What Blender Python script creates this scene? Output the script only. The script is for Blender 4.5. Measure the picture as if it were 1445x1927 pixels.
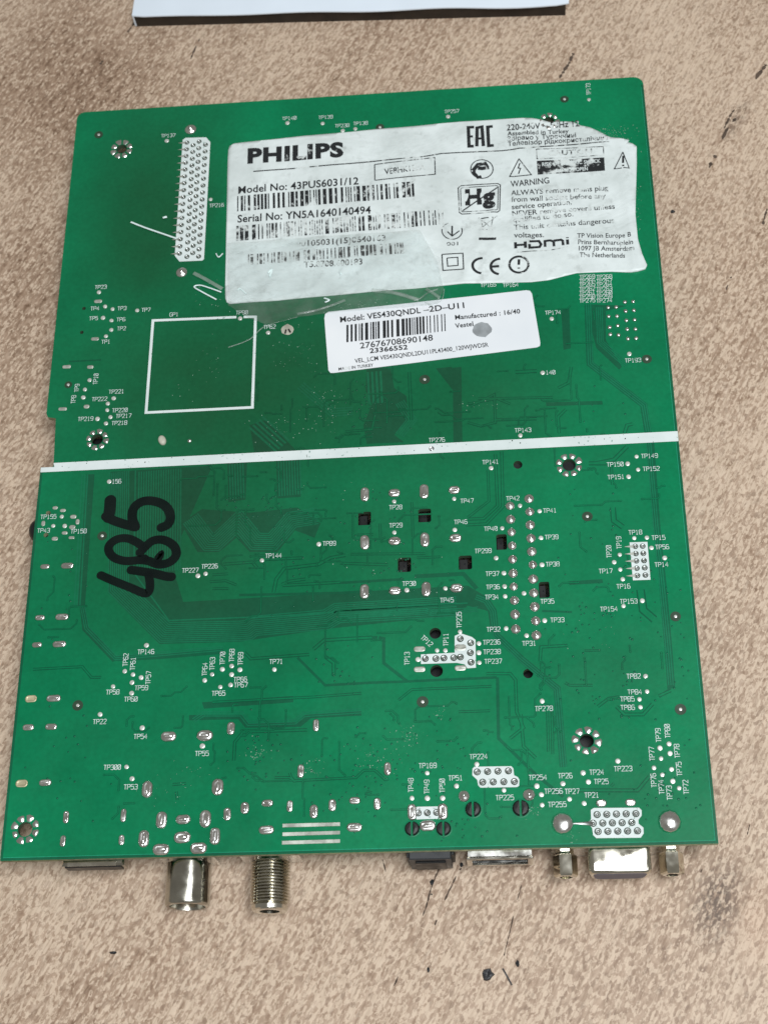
import bpy, bmesh, math, random
from mathutils import Vector, Matrix
# Everything below is in millimetres, x right, y away from the viewer, origin under the board's centre; S turns it into metres.
S = 0.001
BOARD_W, BOARD_H, TOP, THICK = 171.06, 228.4, 13.6, 1.6
scene = bpy.context.scene
for ob in list(bpy.data.objects):
    bpy.data.objects.remove(ob)
C = scene.collection

# ---------------------------------------------------------------- camera
cd = bpy.data.cameras.new('camera'); cam = bpy.data.objects.new('camera', cd); C.objects.link(cam)
cd.sensor_fit = 'HORIZONTAL'; cd.sensor_width = 36; cd.lens = 70.977
cd.clip_start = 0.01; cd.clip_end = 20
cam.matrix_world = Matrix.Translation(Vector([38.97, -194.31, 370.25]) * S) @ Matrix([[0.996027, 0.041952, 0.078545], [-0.004425, 0.904292, -0.426892], [-0.088937, 0.424849, 0.900885]]).to_4x4()
cd.dof.use_dof = True; cd.dof.focus_distance = 0.388; cd.dof.aperture_fstop = 38
scene.camera = cam
# ---------------------------------------------------------------- room light
w = bpy.data.worlds.new('World'); scene.world = w; w.use_nodes = True
bg = w.node_tree.nodes['Background']; bg.inputs['Color'].default_value = (1.0, 0.95, 0.85, 1); bg.inputs['Strength'].default_value = 0.22
def area(name, loc, target, size, size_y, power, col):
    l = bpy.data.lights.new(name, 'AREA'); l.shape = 'RECTANGLE'; l.size = size; l.size_y = size_y; l.energy = power; l.color = col
    o = bpy.data.objects.new(name, l); C.objects.link(o); o.location = loc
    o.rotation_euler = (Vector(target) - Vector(loc)).to_track_quat('-Z', 'Y').to_euler()
    return o
area('ceiling_lamp', (0.20, -0.20, 0.88), (0.02, -0.02, 0), 0.50, 0.20, 6.6, (0.97, 0.99, 1.0))
area('fill_lamp', (0.55, -0.85, 1.3), (0, 0, 0), 0.9, 0.25, 5, (0.96, 0.98, 1.0))  # added fill light, no second source is known
scene.view_settings.view_transform = 'Standard'; scene.view_settings.look = 'None'
scene.view_settings.exposure = 0.0; scene.view_settings.gamma = 1.0; scene.view_settings.use_curve_mapping = False
scene.render.engine = 'CYCLES'
scene.render.resolution_x = 767; scene.render.resolution_y = 1024

# ---------------------------------------------------------------- survey tables (mm)
TEST_LABELS = [('TP137',-56.69,103.1,0),('TP216',-40.78,76.27,0),('TP140',-20.03,106.79,0),('TP139',-9.04,106.33,0),('TP238',-4.05,102.74,0),('TP138',1.46,103.19,0),('TP257',28.68,105.55,0),('TP173',69.33,110.69,90),('TP164',43.67,43.1,0),('TP165',37.46,43.5,0),('TP174',54.89,33.32,0),('TP193',75.51,16.83,0),('140',53.26,14.33,0),('TP143',45.06,-2.99,0),('TP276',22.11,-4.74,0),('TP23',-73.3,49.86,0),('TP4',-74.45,42.66,0),('TP3',-66.56,42.24,0),('TP7',-59.58,41.27,0),('TP5',-74.57,39.35,0),('TP6',-66.6,38.51,0),('TP2',-66.23,35.48,0),('TP1',-70.42,31.35,0),('GP1',-51.36,39.24,0),('TP90',-31.94,38.68,0),('TP10',-72.41,19.38,90),('TP9',-77.53,16.77,90),('TP8',-78.19,13.17,90),('TP221',-66.2,14.96,0),('TP222',-70.81,12.85,0),('TP220',-64.81,9.0,0),('TP217',-63.64,7.16,0),('TP219',-74.24,6.78,0),('TP218',-64.67,5.01,0),('TP62',-23.92,33.45,0),('156',-64.12,-12.89,0),('TP155',-81.96,-22.58,0),('TP43',-82.92,-26.58,0),('TP158',-73.36,-27.23,0),('TP227',-42.71,-39.79,0),('TP226',-37.65,-38.86,0),('TP144',-20.94,-36.57,0),('TP89',-6.38,-33.73,0),('TP28',10.96,-24.1,0),('TP47',29.64,-23.13,0),('TP29',10.98,-29.32,0),('TP46',27.85,-29.12,0),('TP30',14.25,-45.89,0),('TP45',23.78,-50.8,0),('TP141',36.14,-12.06,0),('TP42',41.57,-22.97,0),('TP41',50.96,-26.93,0),('TP40',35.55,-31.43,0),('TP39',51.03,-34.47,0),('TP299',33.36,-37.58,0),('TP38',50.91,-42.04,0),('TP37',35.52,-44.03,0),('TP36',35.55,-47.69,0),('TP34',35.16,-50.43,0),('TP35',49.06,-52.15,0),('TP33',51.29,-57.25,0),('TP32',35.27,-59.16,0),('TP31',43.99,-63.22,0),('TP149',77.63,-12.33,0),('TP150',68.59,-14.37,0),('TP152',77.79,-16.12,0),('TP151',68.54,-18.07,0),('TP18',72.33,-34.08,0),('TP15',78.06,-35.83,0),('TP19',67.97,-36.76,90),('TP20',65.27,-39.12,90),('TP56',78.78,-38.47,0),('TP14',78.21,-43.32,0),('TP17',64.11,-44.49,0),('TP16',68.27,-48.85,0),('TP153',69.28,-52.96,0),('TP154',64.24,-54.83,0),('TP146',-53.02,-61.87,0),('TP62',-58.15,-63.82,90),('TP61',-56.19,-64.96,90),('TP57',-51.96,-68.82,90),('TP59',-53.55,-71.48,0),('TP58',-60.85,-72.35,0),('TP60',-56.07,-74.37,0),('TP22',-63.6,-80.0,0),('TP54',-52.96,-84.16,0),('TP300',-59.52,-91.8,0),('TP53',-54.57,-96.87,0),('TP64',-37.62,-67.07,90),('TP63',-35.76,-65.67,90),('TP70',-33.21,-64.3,90),('TP68',-30.87,-63.62,90),('TP69',-28.6,-64.58,90),('TP66',-28.43,-70.11,0),('TP67',-28.27,-71.59,0),('TP65',-33.81,-73.6,0),('TP71',-19.48,-65.72,0),('TP55',-37.29,-88.98,0),('TP169',18.18,-93.67,0),('TP48',14.03,-98.33,90),('TP49',17.86,-98.83,90),('TP50',21.57,-98.68,90),('TP51',24.84,-96.92,0),('TP224',30.52,-91.8,0),('TP225',36.46,-102.03,0),('TP254',44.51,-97.34,0),('TP256',48.07,-100.8,0),('TP255',48.79,-104.02,0),('TP26',51.03,-97.11,0),('TP24',58.55,-96.49,0),('TP25',59.48,-98.78,0),('TP27',52.46,-100.96,0),('TP21',57.02,-101.99,0),('TP223',64.84,-95.8,0),('TP82',69.05,-72.7,0),('TP84',69.01,-76.76,0),('TP85',67.1,-78.48,0),('TP86',67.03,-80.63,0),('TP278',46.8,-80.23,0),('TP79',73.79,-87.78,90),('TP80',76.04,-86.8,90),('TP77',71.9,-92.33,90),('TP78',77.89,-91.81,90),('TP75',78.01,-96.2,90),('TP76',71.81,-98.81,90),('TP74',73.49,-100.48,90),('TP73',75.23,-101.93,90),('TP72',79.2,-100.64,90),('TP235',26.71,-56.26,90),('TP236',34.71,-62.56,0),('TP238',34.69,-65.09,0),('TP237',34.89,-67.61,0),('TP12',18.5,-61.63,-45),('TP11',23.27,-61.43,90),('TP13',13.47,-66.08,90),('TP269',64.96,44.47,0),('TP268',69.63,44.17,0),('TP266',64.87,43.15,0),('TP267',69.54,42.85,0),('TP265',64.8,41.93,0),('TP264',69.46,41.63,0),('TP262',64.71,40.48,0),('TP263',69.37,40.18,0),('TP261',64.63,39.21,0),('TP260',69.28,38.91,0),('TP258',64.55,37.92,0),('TP259',69.2,37.63,0),('TP275',64.47,36.62,0),('TP274',69.11,36.33,0)]
TEST_PADS = [(-57.06,101.15),(-42.7,78.5),(-20.57,105.03),(-9.97,104.0),(-3.88,100.82),(-0.12,101.24),(27.53,103.65),(69.24,106.7),(54.42,31.32),(74.67,18.88),(51.11,14.32),(44.29,-4.55),(-73.73,48.11),(-71.55,43.14),(-69.32,42.13),(-62.13,41.25),(-71.88,39.36),(-69.35,38.32),(-69.18,35.17),(-70.56,33.16),(-32.42,36.77),(-74.15,19.07),(-75.22,16.13),(-75.47,13.61),(-66.87,12.87),(-68.4,11.29),(-68.39,9.2),(-67.34,6.98),(-70.92,6.6),(-68.44,5.04),(-24.32,31.56),(-66.2,-12.87),(-78.35,-22.72),(-80.45,-25.35),(-77.31,-25.5),(-40.64,-41.43),(-38.65,-40.92),(-23.97,-37.79),(-9.16,-33.82),(10.57,-22.43),(26.29,-22.4),(10.55,-31.37),(26.24,-31.32),(13.61,-47.67),(23.45,-47.6),(36.22,-13.86),(43.31,-25.2),(48.3,-27.0),(38.47,-31.41),(48.29,-34.59),(36.6,-39.74),(48.19,-42.11),(38.42,-44.01),(38.46,-47.66),(38.49,-50.37),(43.27,-49.75),(48.1,-57.32),(38.42,-59.05),(43.43,-61.14),(74.26,-12.38),(71.8,-14.38),(74.37,-16.22),(71.76,-18.16),(71.94,-35.7),(75.12,-35.7),(67.94,-40.15),(66.41,-42.16),(76.05,-38.6),(79.13,-41.54),(67.78,-44.25),(68.21,-46.92),(72.65,-52.95),(67.89,-54.19),(-53.02,-60.14),(-58.17,-66.91),(-55.99,-67.88),(-53.83,-68.76),(-56.1,-69.99),(-60.89,-70.89),(-56.0,-72.8),(-63.67,-78.11),(-52.7,-81.96),(-55.98,-91.81),(-54.41,-94.84),(-37.52,-70.07),(-35.7,-68.55),(-33.15,-67.28),(-30.81,-66.51),(-28.66,-67.58),(-30.73,-68.77),(-30.89,-71.51),(-33.47,-71.95),(-19.91,-67.82),(-37.3,-87.1),(18.01,-95.52),(14.25,-101.56),(17.94,-101.68),(21.61,-101.76),(24.99,-98.9),(30.01,-93.69),(36.3,-100.26),(44.16,-99.44),(45.15,-101.58),(45.19,-104.07),(50.36,-99.04),(55.3,-96.56),(56.42,-98.78),(51.72,-102.82),(55.1,-103.93),(63.72,-93.91),(71.91,-72.8),(71.98,-76.75),(69.99,-78.65),(70.07,-80.65),(46.45,-78.33),(73.92,-91.01),(76.16,-90.04),(73.97,-93.59),(76.2,-92.39),(76.23,-96.29),(72.11,-95.82),(73.94,-97.58),(76.27,-99.19),(77.61,-100.9),(26.86,-59.48),(31.48,-62.78),(31.41,-65.24),(31.42,-67.85),(21.01,-64.25),(23.08,-64.33),(16.22,-66.46)]
JOINTS = [(-49.97,104.91,1.8),(-49.98,53.45,1.71),(26.72,-101.41,1.46),(42.2,-101.52,1.51),(49.77,-108.66,2.61),(74.77,-108.87,2.71),(40.74,-25.08,1.24),(40.73,-28.96,1.3),(40.85,-32.62,1.16),(40.84,-36.41,1.22),(40.8,-40.22,1.22),(40.78,-44.11,1.28),(40.76,-47.8,1.14),(40.8,-51.6,1.27),(40.78,-55.35,1.33),(40.83,-59.29,1.3),(45.77,-23.26,1.31),(45.8,-27.04,1.23),(45.73,-30.78,1.3),(45.73,-34.57,1.29),(45.78,-38.3,1.33),(45.85,-41.97,1.16),(45.8,-45.93,1.34),(45.76,-49.71,1.28),(45.8,-53.49,1.33),(45.89,-57.29,1.25),(45.84,-61.15,1.32)]
PINS = [(70.02,34.01),(72.21,33.98),(74.69,35.45),(76.89,35.48),(69.97,31.09),(72.23,31.05),(74.65,32.53),(76.91,32.65),(69.98,27.6),(72.21,27.98),(74.65,29.53),(76.89,29.57),(69.97,25.31),(72.19,25.0),(74.66,26.69),(76.89,26.59),(74.67,23.62),(76.88,23.67),(-44.85,-1.61)]
OVALS = [(2.84,-20.05,2.39,4.2),(18.47,-19.91,2.52,4.34),(2.85,-33.87,2.5,4.23),(18.45,-33.84,2.48,4.21),(2.8,-47.66,2.46,4.25),(18.55,-47.64,2.44,4.23),(10.63,-19.92,3.23,2.33),(26.38,-19.84,3.2,2.32),(10.62,-33.83,3.32,2.41),(26.36,-33.68,3.29,2.41),(10.6,-47.73,3.27,2.34),(26.29,-47.66,3.38,2.48),(-81.57,-37.08,2.58,1.38),(-75.58,-37.09,3.43,1.68),(-81.55,-51.49,2.68,1.48),(-75.74,-51.49,3.66,1.78),(-81.63,-58.94,2.66,1.46),(-75.77,-58.97,3.63,1.75),(-75.93,-73.5,3.85,1.83),(-81.76,-80.92,3.01,1.67),(-75.9,-80.94,3.13,1.66),(-76.09,-95.22,3.22,1.75),(-45.88,-84.38,4.02,2.59),(-36.81,-84.42,4.27,2.86),(-30.35,-82.79,2.0,3.41),(-9.14,-82.69,1.58,3.26),(-12.71,-94.15,1.7,3.44),(-33.03,-97.53,3.02,4.35),(-50.4,-97.62,2.78,4.37),(-46.44,-105.26,2.75,4.29),(-41.1,-105.27,3.78,2.47),(-35.69,-105.26,2.86,4.41),(-30.41,-104.26,1.82,3.24),(-26.15,-102.87,2.21,3.12),(-20.67,-101.83,2.98,1.82),(-15.21,-102.72,1.55,2.98),(-50.49,-109.72,2.74,4.38),(-41.1,-109.63,4.28,2.96),(-33.14,-109.54,2.72,4.36),(-46.11,-112.39,4.28,2.81),(-37.01,-112.31,4.26,2.81),(-20.72,-108.35,3.86,2.18),(-9.37,-104.17,2.06,3.49),(-4.9,-102.74,1.93,3.11),(0.51,-101.76,2.83,1.81),(5.93,-102.75,1.79,3.1),(0.44,-108.25,3.82,2.17),(8.46,-94.2,1.81,3.42),(14.24,-104.97,2.29,4.1),(21.57,-105.04,2.53,4.1),(17.93,-108.35,4.05,2.67),(59.14,-103.97,2.62,1.79),(65.99,-104.01,2.61,1.78),(-70.11,-103.95,1.46,3.15),(-70.38,-109.78,1.45,2.85),(-55.91,-103.89,1.45,3.4),(-55.95,-109.87,1.44,2.58)]
FLATS = [(-73.76,45.07,2.34,1.09),(-73.65,32.47,2.31,1.06),(-81.07,23.81,2.45,1.04),(-74.29,23.34,1.83,1.04),(-81.03,10.3,2.41,1.01),(-74.33,10.69,1.65,1.18),(-80.4,-20.0,1.46,0.95),(-78.22,-20.89,1.6,0.95),(-75.22,-22.86,1.74,1.1),(-73.94,-24.4,1.01,1.57),(-83.24,-24.45,1.02,1.57),(-75.25,-25.9,1.74,1.1),(-77.17,-27.52,1.59,0.94),(-79.68,-29.11,1.73,1.09),(-75.18,-29.0,1.59,0.78),(16.64,-63.72,2.93,1.41),(16.57,-69.05,2.91,1.39),(26.86,-63.68,2.92,1.69),(26.72,-69.06,2.9,1.39)]
BARES = [(-81.82,-73.41,3.03,1.84),(-82.05,-95.21,3.09,1.88)]
SLOTS = [(2.78,-26.93,3.35,3.83),(18.5,-26.8,3.33,3.82),(13.08,-40.57,3.42,4.01),(28.71,-40.59,3.4,3.85),(38.18,-35.25,2.72,4.34),(48.42,-48.95,2.67,4.35)]
MOUNTS = [(-70.74,99.2,1.56,3.44),(-70.57,0.24,1.63,3.27),(56.61,-13.93,1.73,3.6),(56.66,-88.64,1.72,3.56),(-80.07,-106.66,1.79,3.58),(57.16,99.73,1.55,3.11)]
HOLES = [(-77.71,42.93,0.54),(-77.67,34.94,0.54),(-82.15,-21.48,0.66),(-82.19,-27.91,0.65),(43.28,-13.19,1.18),(43.37,-71.08,1.24),(20.65,-59.62,1.47),(20.78,-69.61,1.59)]
PEGS = [(14.19,-108.89,1.77),(21.67,-109.08,1.77),(28.79,-104.61,1.9),(40.11,-104.65,2.01)]
FIDUCIALS = [(-78.2,105.08,1.32),(7.24,101.26,1.27),(62.1,107.47,1.25),(79.22,17.02,1.34),(19.15,14.05,1.45),(-66.9,-28.85,1.29),(60.45,-29.03,1.36),(80.5,-57.45,1.3),(-69.59,-75.55,1.37),(17.2,-77.52,1.44),(79.64,-81.51,1.39),(-80.1,17.94,1.06)]
BLOCKS = [([(-52.2,101.08),(-51.43,101.82),(-45.11,101.53),(-43.73,99.63),(-43.69,57.6),(-44.13,57.08),(-50.8,57.15),(-52.31,59.28)],[(-45.14,98.74),(-45.15,96.23),(-45.16,93.72),(-45.17,91.2),(-45.18,88.69),(-45.18,86.18),(-45.19,83.67),(-45.2,81.15),(-45.21,78.64),(-45.22,76.13),(-45.23,73.61),(-45.24,71.1),(-45.25,68.59),(-45.26,66.07),(-45.27,63.56),(-45.28,61.05),(-45.29,58.53),(-47.14,100.09),(-47.13,97.58),(-47.13,95.06),(-47.12,92.54),(-47.12,90.03),(-47.11,87.51),(-47.11,85.0),(-47.1,82.48),(-47.1,79.97),(-47.09,77.45),(-47.09,74.94),(-47.08,72.42),(-47.08,69.91),(-47.07,67.39),(-47.07,64.88),(-47.06,62.36),(-47.06,59.85),(-48.92,98.83),(-48.9,96.32),(-48.89,93.81),(-48.88,91.3),(-48.86,88.79),(-48.85,86.28),(-48.84,83.77),(-48.82,81.26),(-48.81,78.75),(-48.8,76.24),(-48.79,73.73),(-48.77,71.22),(-48.76,68.71),(-48.75,66.2),(-48.73,63.69),(-48.72,61.18),(-48.71,58.67),(-50.85,99.98),(-50.85,97.47),(-50.86,94.97),(-50.87,92.47),(-50.87,89.96),(-50.88,87.46),(-50.89,84.96),(-50.89,82.45),(-50.9,79.95),(-50.91,77.45),(-50.91,74.94),(-50.92,72.44),(-50.92,69.94),(-50.93,67.43),(-50.94,64.93),(-50.94,62.43),(-50.95,59.92)],0.75,[(-50.85,99.98,2.44),(-50.85,97.47,2.44),(-50.86,94.97,2.44),(-50.87,92.47,2.44),(-50.87,89.96,2.44),(-50.88,87.46,2.44),(-50.89,84.96,2.44),(-50.89,82.45,2.44),(-50.9,79.95,2.44),(-50.91,77.45,2.44),(-50.91,74.94,2.44),(-50.92,72.44,2.44),(-50.92,69.94,2.44),(-50.93,67.43,2.44),(-50.94,64.93,2.44),(-50.94,62.43,2.44),(-50.95,59.92,2.44)]),([(70.67,-36.84),(75.16,-36.87),(75.14,-47.34),(70.74,-47.33)],[(72.03,-38.02),(72.0,-40.04),(71.98,-42.05),(71.95,-44.07),(71.92,-46.09),(73.87,-38.04),(73.89,-40.04),(73.91,-42.04),(73.93,-44.03),(73.95,-46.03)],0.75,[(72.03,-38.02,2.68),(72.0,-40.04,2.68),(71.98,-42.05,2.68),(71.95,-44.07,2.68),(71.92,-46.09,2.68)]),([(28.96,-94.76),(29.43,-94.28),(38.3,-94.4),(38.76,-94.96),(38.87,-96.67),(39.72,-97.1),(40.09,-97.79),(39.95,-99.26),(39.41,-99.57),(30.72,-99.46),(30.21,-98.91),(29.99,-97.5),(28.86,-96.38)],[(30.05,-95.58),(32.55,-95.57),(35.04,-95.56),(37.54,-95.55),(31.3,-98.13),(33.82,-98.16),(36.34,-98.18),(38.86,-98.21)],0.87,[]),([(56.55,-105.56),(57.29,-105.1),(67.88,-105.32),(68.45,-105.97),(68.35,-107.23),(67.54,-108.15),(67.47,-109.09),(68.54,-110.06),(68.49,-111.46),(67.74,-112.43),(57.45,-112.27),(56.73,-111.53),(56.62,-109.91),(55.83,-108.69),(56.51,-107.7)],[(57.96,-106.7),(60.23,-106.71),(62.5,-106.71),(64.76,-106.71),(67.03,-106.72),(56.9,-108.75),(59.16,-108.76),(61.41,-108.77),(63.67,-108.78),(65.92,-108.79),(57.92,-110.72),(60.21,-110.74),(62.51,-110.76),(64.8,-110.78),(67.1,-110.8)],0.87,[]),([(16.96,-65.16),(25.4,-65.01),(25.51,-60.55),(27.02,-59.9),(29.81,-61.0),(30.68,-61.8),(30.55,-69.13),(28.42,-69.23),(27.79,-68.16),(25.83,-67.68),(16.92,-67.67)],[(18.04,-66.32),(20.68,-66.4),(22.66,-66.33),(25.13,-66.32),(26.79,-66.22),(29.44,-62.56),(29.29,-65.16),(29.38,-67.69),(26.88,-61.38)],0.88,[]),([(15.44,-103.68),(20.58,-103.73),(20.39,-106.73),(15.27,-106.72)],[(15.73,-105.2),(17.88,-105.21),(20.1,-105.19)],0.84,[])]
TIN_BARS = [((-16.85,-107.4),(-3.01,-107.42),1.03),((-16.8,-109.5),(-2.99,-109.43),1.02),((-16.88,-111.53),(-2.98,-111.46),1.02)]
STRIPE = [(-85.2,-9.13),(-85.34,-7.67),(-82.21,-6.45),(85.09,-5.39),(84.91,-8.38)]
FRAME = [(-33.5,37.24),(-57.36,37.59),(-57.46,7.86),(-27.99,7.91),(-28.05,37.03),(-31.44,37.2)]
MARKER = [([(-65.45,-18.53),(-65.41,-21.05),(-65.58,-23.54)],3.2),([(-66.33,-23.19),(-64.44,-24.37),(-61.48,-25.59),(-58.26,-26.67)],2.6),([(-58.12,-26.68),(-59.17,-23.83),(-58.91,-21.19),(-57.3,-19.54),(-54.88,-19.11),(-51.8,-19.96),(-49.69,-21.78),(-48.83,-24.31),(-49.43,-26.3),(-51.09,-27.15)],2.58),([(-55.44,-32.79),(-57.39,-31.17),(-60.04,-29.91),(-62.74,-30.02),(-64.63,-31.47),(-64.78,-33.3),(-63.36,-35.19),(-60.73,-36.29),(-57.89,-36.41),(-55.09,-35.92)],2.35),([(-56.49,-36.24),(-53.92,-36.66),(-51.17,-37.76),(-48.24,-37.2),(-46.66,-35.15),(-47.51,-32.6),(-50.31,-30.8),(-53.14,-30.9),(-55.16,-32.65),(-56.34,-34.12)],2.41),([(-51.89,-37.5),(-50.86,-35.88),(-50.65,-34.52),(-51.72,-35.69)],1.41),([(-66.39,-40.2),(-62.72,-42.01),(-58.36,-43.98),(-54.46,-45.77),(-53.25,-45.08),(-53.17,-43.0),(-53.67,-40.58)],2.27),([(-58.42,-39.03),(-55.42,-39.61),(-52.0,-40.35),(-49.13,-41.22),(-47.58,-41.44)],2.41)]
ZONES = [[(-64.18,-45.08),(-66.09,-9.91),(-38.24,-9.37),(-44.31,-26.22),(-47.26,-34.52),(-46.61,-41.33),(-44.12,-48.56),(4.71,-47.45),(29.14,-46.99),(34.15,-50.54),(36.06,-57.08),(36.36,-59.94),(34.63,-59.87),(34.03,-54.14),(28.99,-52.5),(26.24,-54.98),(-6.12,-57.32),(-29.16,-60.03),(-49.71,-59.84)],[(-46.02,-26.14),(-40.52,-22.21),(-27.65,-23.89),(-14.95,-22.93),(-8.82,-27.84),(-10.3,-31.89),(-15.52,-29.52),(-19.99,-35.55),(-27.27,-35.24),(-30.93,-30.97),(-35.42,-34.88),(-41.05,-34.64)],[(-34.21,-8.93),(-28.88,-8.88),(-28.92,-19.94),(-33.46,-20.51)],[(-20.98,-8.63),(-14.38,-8.48),(-14.16,-19.86),(-20.39,-20.03)],[(57.19,34.22),(59.39,34.43),(59.1,21.64),(57.07,21.25)],[(26.89,17.29),(29.21,17.49),(28.87,-6.37),(26.47,-6.25)],[(22.25,17.39),(26.61,17.64),(29.32,10.82),(26.86,10.13)],[(3.31,18.98),(9.89,18.09),(10.86,11.85),(14.17,9.18),(14.52,1.79),(10.76,-2.55),(13.3,-4.93),(3.32,-4.9),(2.46,0.8),(4.76,7.22),(3.03,11.46)],[(-26.77,-7.38),(-28.54,2.44),(-24.21,3.85),(-15.28,-6.36)],[(-71.36,-48.5),(-69.98,-48.26),(-68.63,-54.49),(-60.2,-63.46),(-61.51,-64.27),(-70.1,-55.3)],[(-72.62,-10.39),(-70.43,-10.34),(-69.95,-48.56),(-71.9,-48.78)],[(54.68,-46.88),(63.1,-46.65),(63.3,-47.67),(54.89,-47.91)],[(51.52,5.17),(66.47,4.84),(66.54,3.7),(51.6,4.02)],[(-37.97,-75.77),(-14.97,-74.89),(-14.94,-76.54),(-37.35,-77.45)],[(-41.04,-78.98),(-27.78,-79.42),(-25.7,-81.67),(-14.03,-81.77),(-11.82,-79.8),(2.04,-79.3),(2.04,-80.53),(-10.48,-80.8),(-12.95,-82.9),(-26.73,-82.73),(-28.67,-80.48),(-40.97,-80.36)],[(75.21,34.31),(63.68,35.55),(65.97,21.24),(71.63,14.23),(72.4,15.02),(68.7,23.6),(69.33,32.95)]]
BANDS = [([(64.55,35.49),(63.95,16.5),(77.29,2.95),(77.78,-5.09),(78.2,-8.59),(77.85,-33.43),(78.06,-47.27),(78.05,-64.88),(77.87,-76.14)],1.89),([(31.08,-49.98),(33.72,-51.25),(35.36,-54.19),(35.8,-60.62),(41.75,-67.16),(50.24,-75.19),(50.71,-94.96)],1.75),([(-61.44,-63.42),(-49.5,-63.28),(-33.15,-62.45)],1.38),([(-14.11,-64.85),(-7.02,-72.39),(4.68,-72.1),(12.63,-72.1),(35.66,-71.8)],0.67),([(6.44,-60.23),(7.65,-60.56),(7.62,-67.05),(13.29,-71.99)],0.81),([(-0.69,-60.24),(6.04,-60.21)],0.81),([(35.79,-71.8),(35.48,-87.38),(44.28,-96.85),(50.32,-102.19)],0.79),([(47.6,-54.68),(55.0,-55.25)],0.53),([(77.74,-76.13),(74.76,-78.2)],0.64),([(15.64,-43.93),(28.15,-43.72),(31.41,-47.96)],1.09),([(-3.51,-44.91),(12.9,-44.56)],0.69),([(-29.63,-47.23),(-3.49,-47.7),(4.71,-47.45)],0.69),([(-80.54,25.51),(-71.43,25.5)],0.46)]
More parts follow.
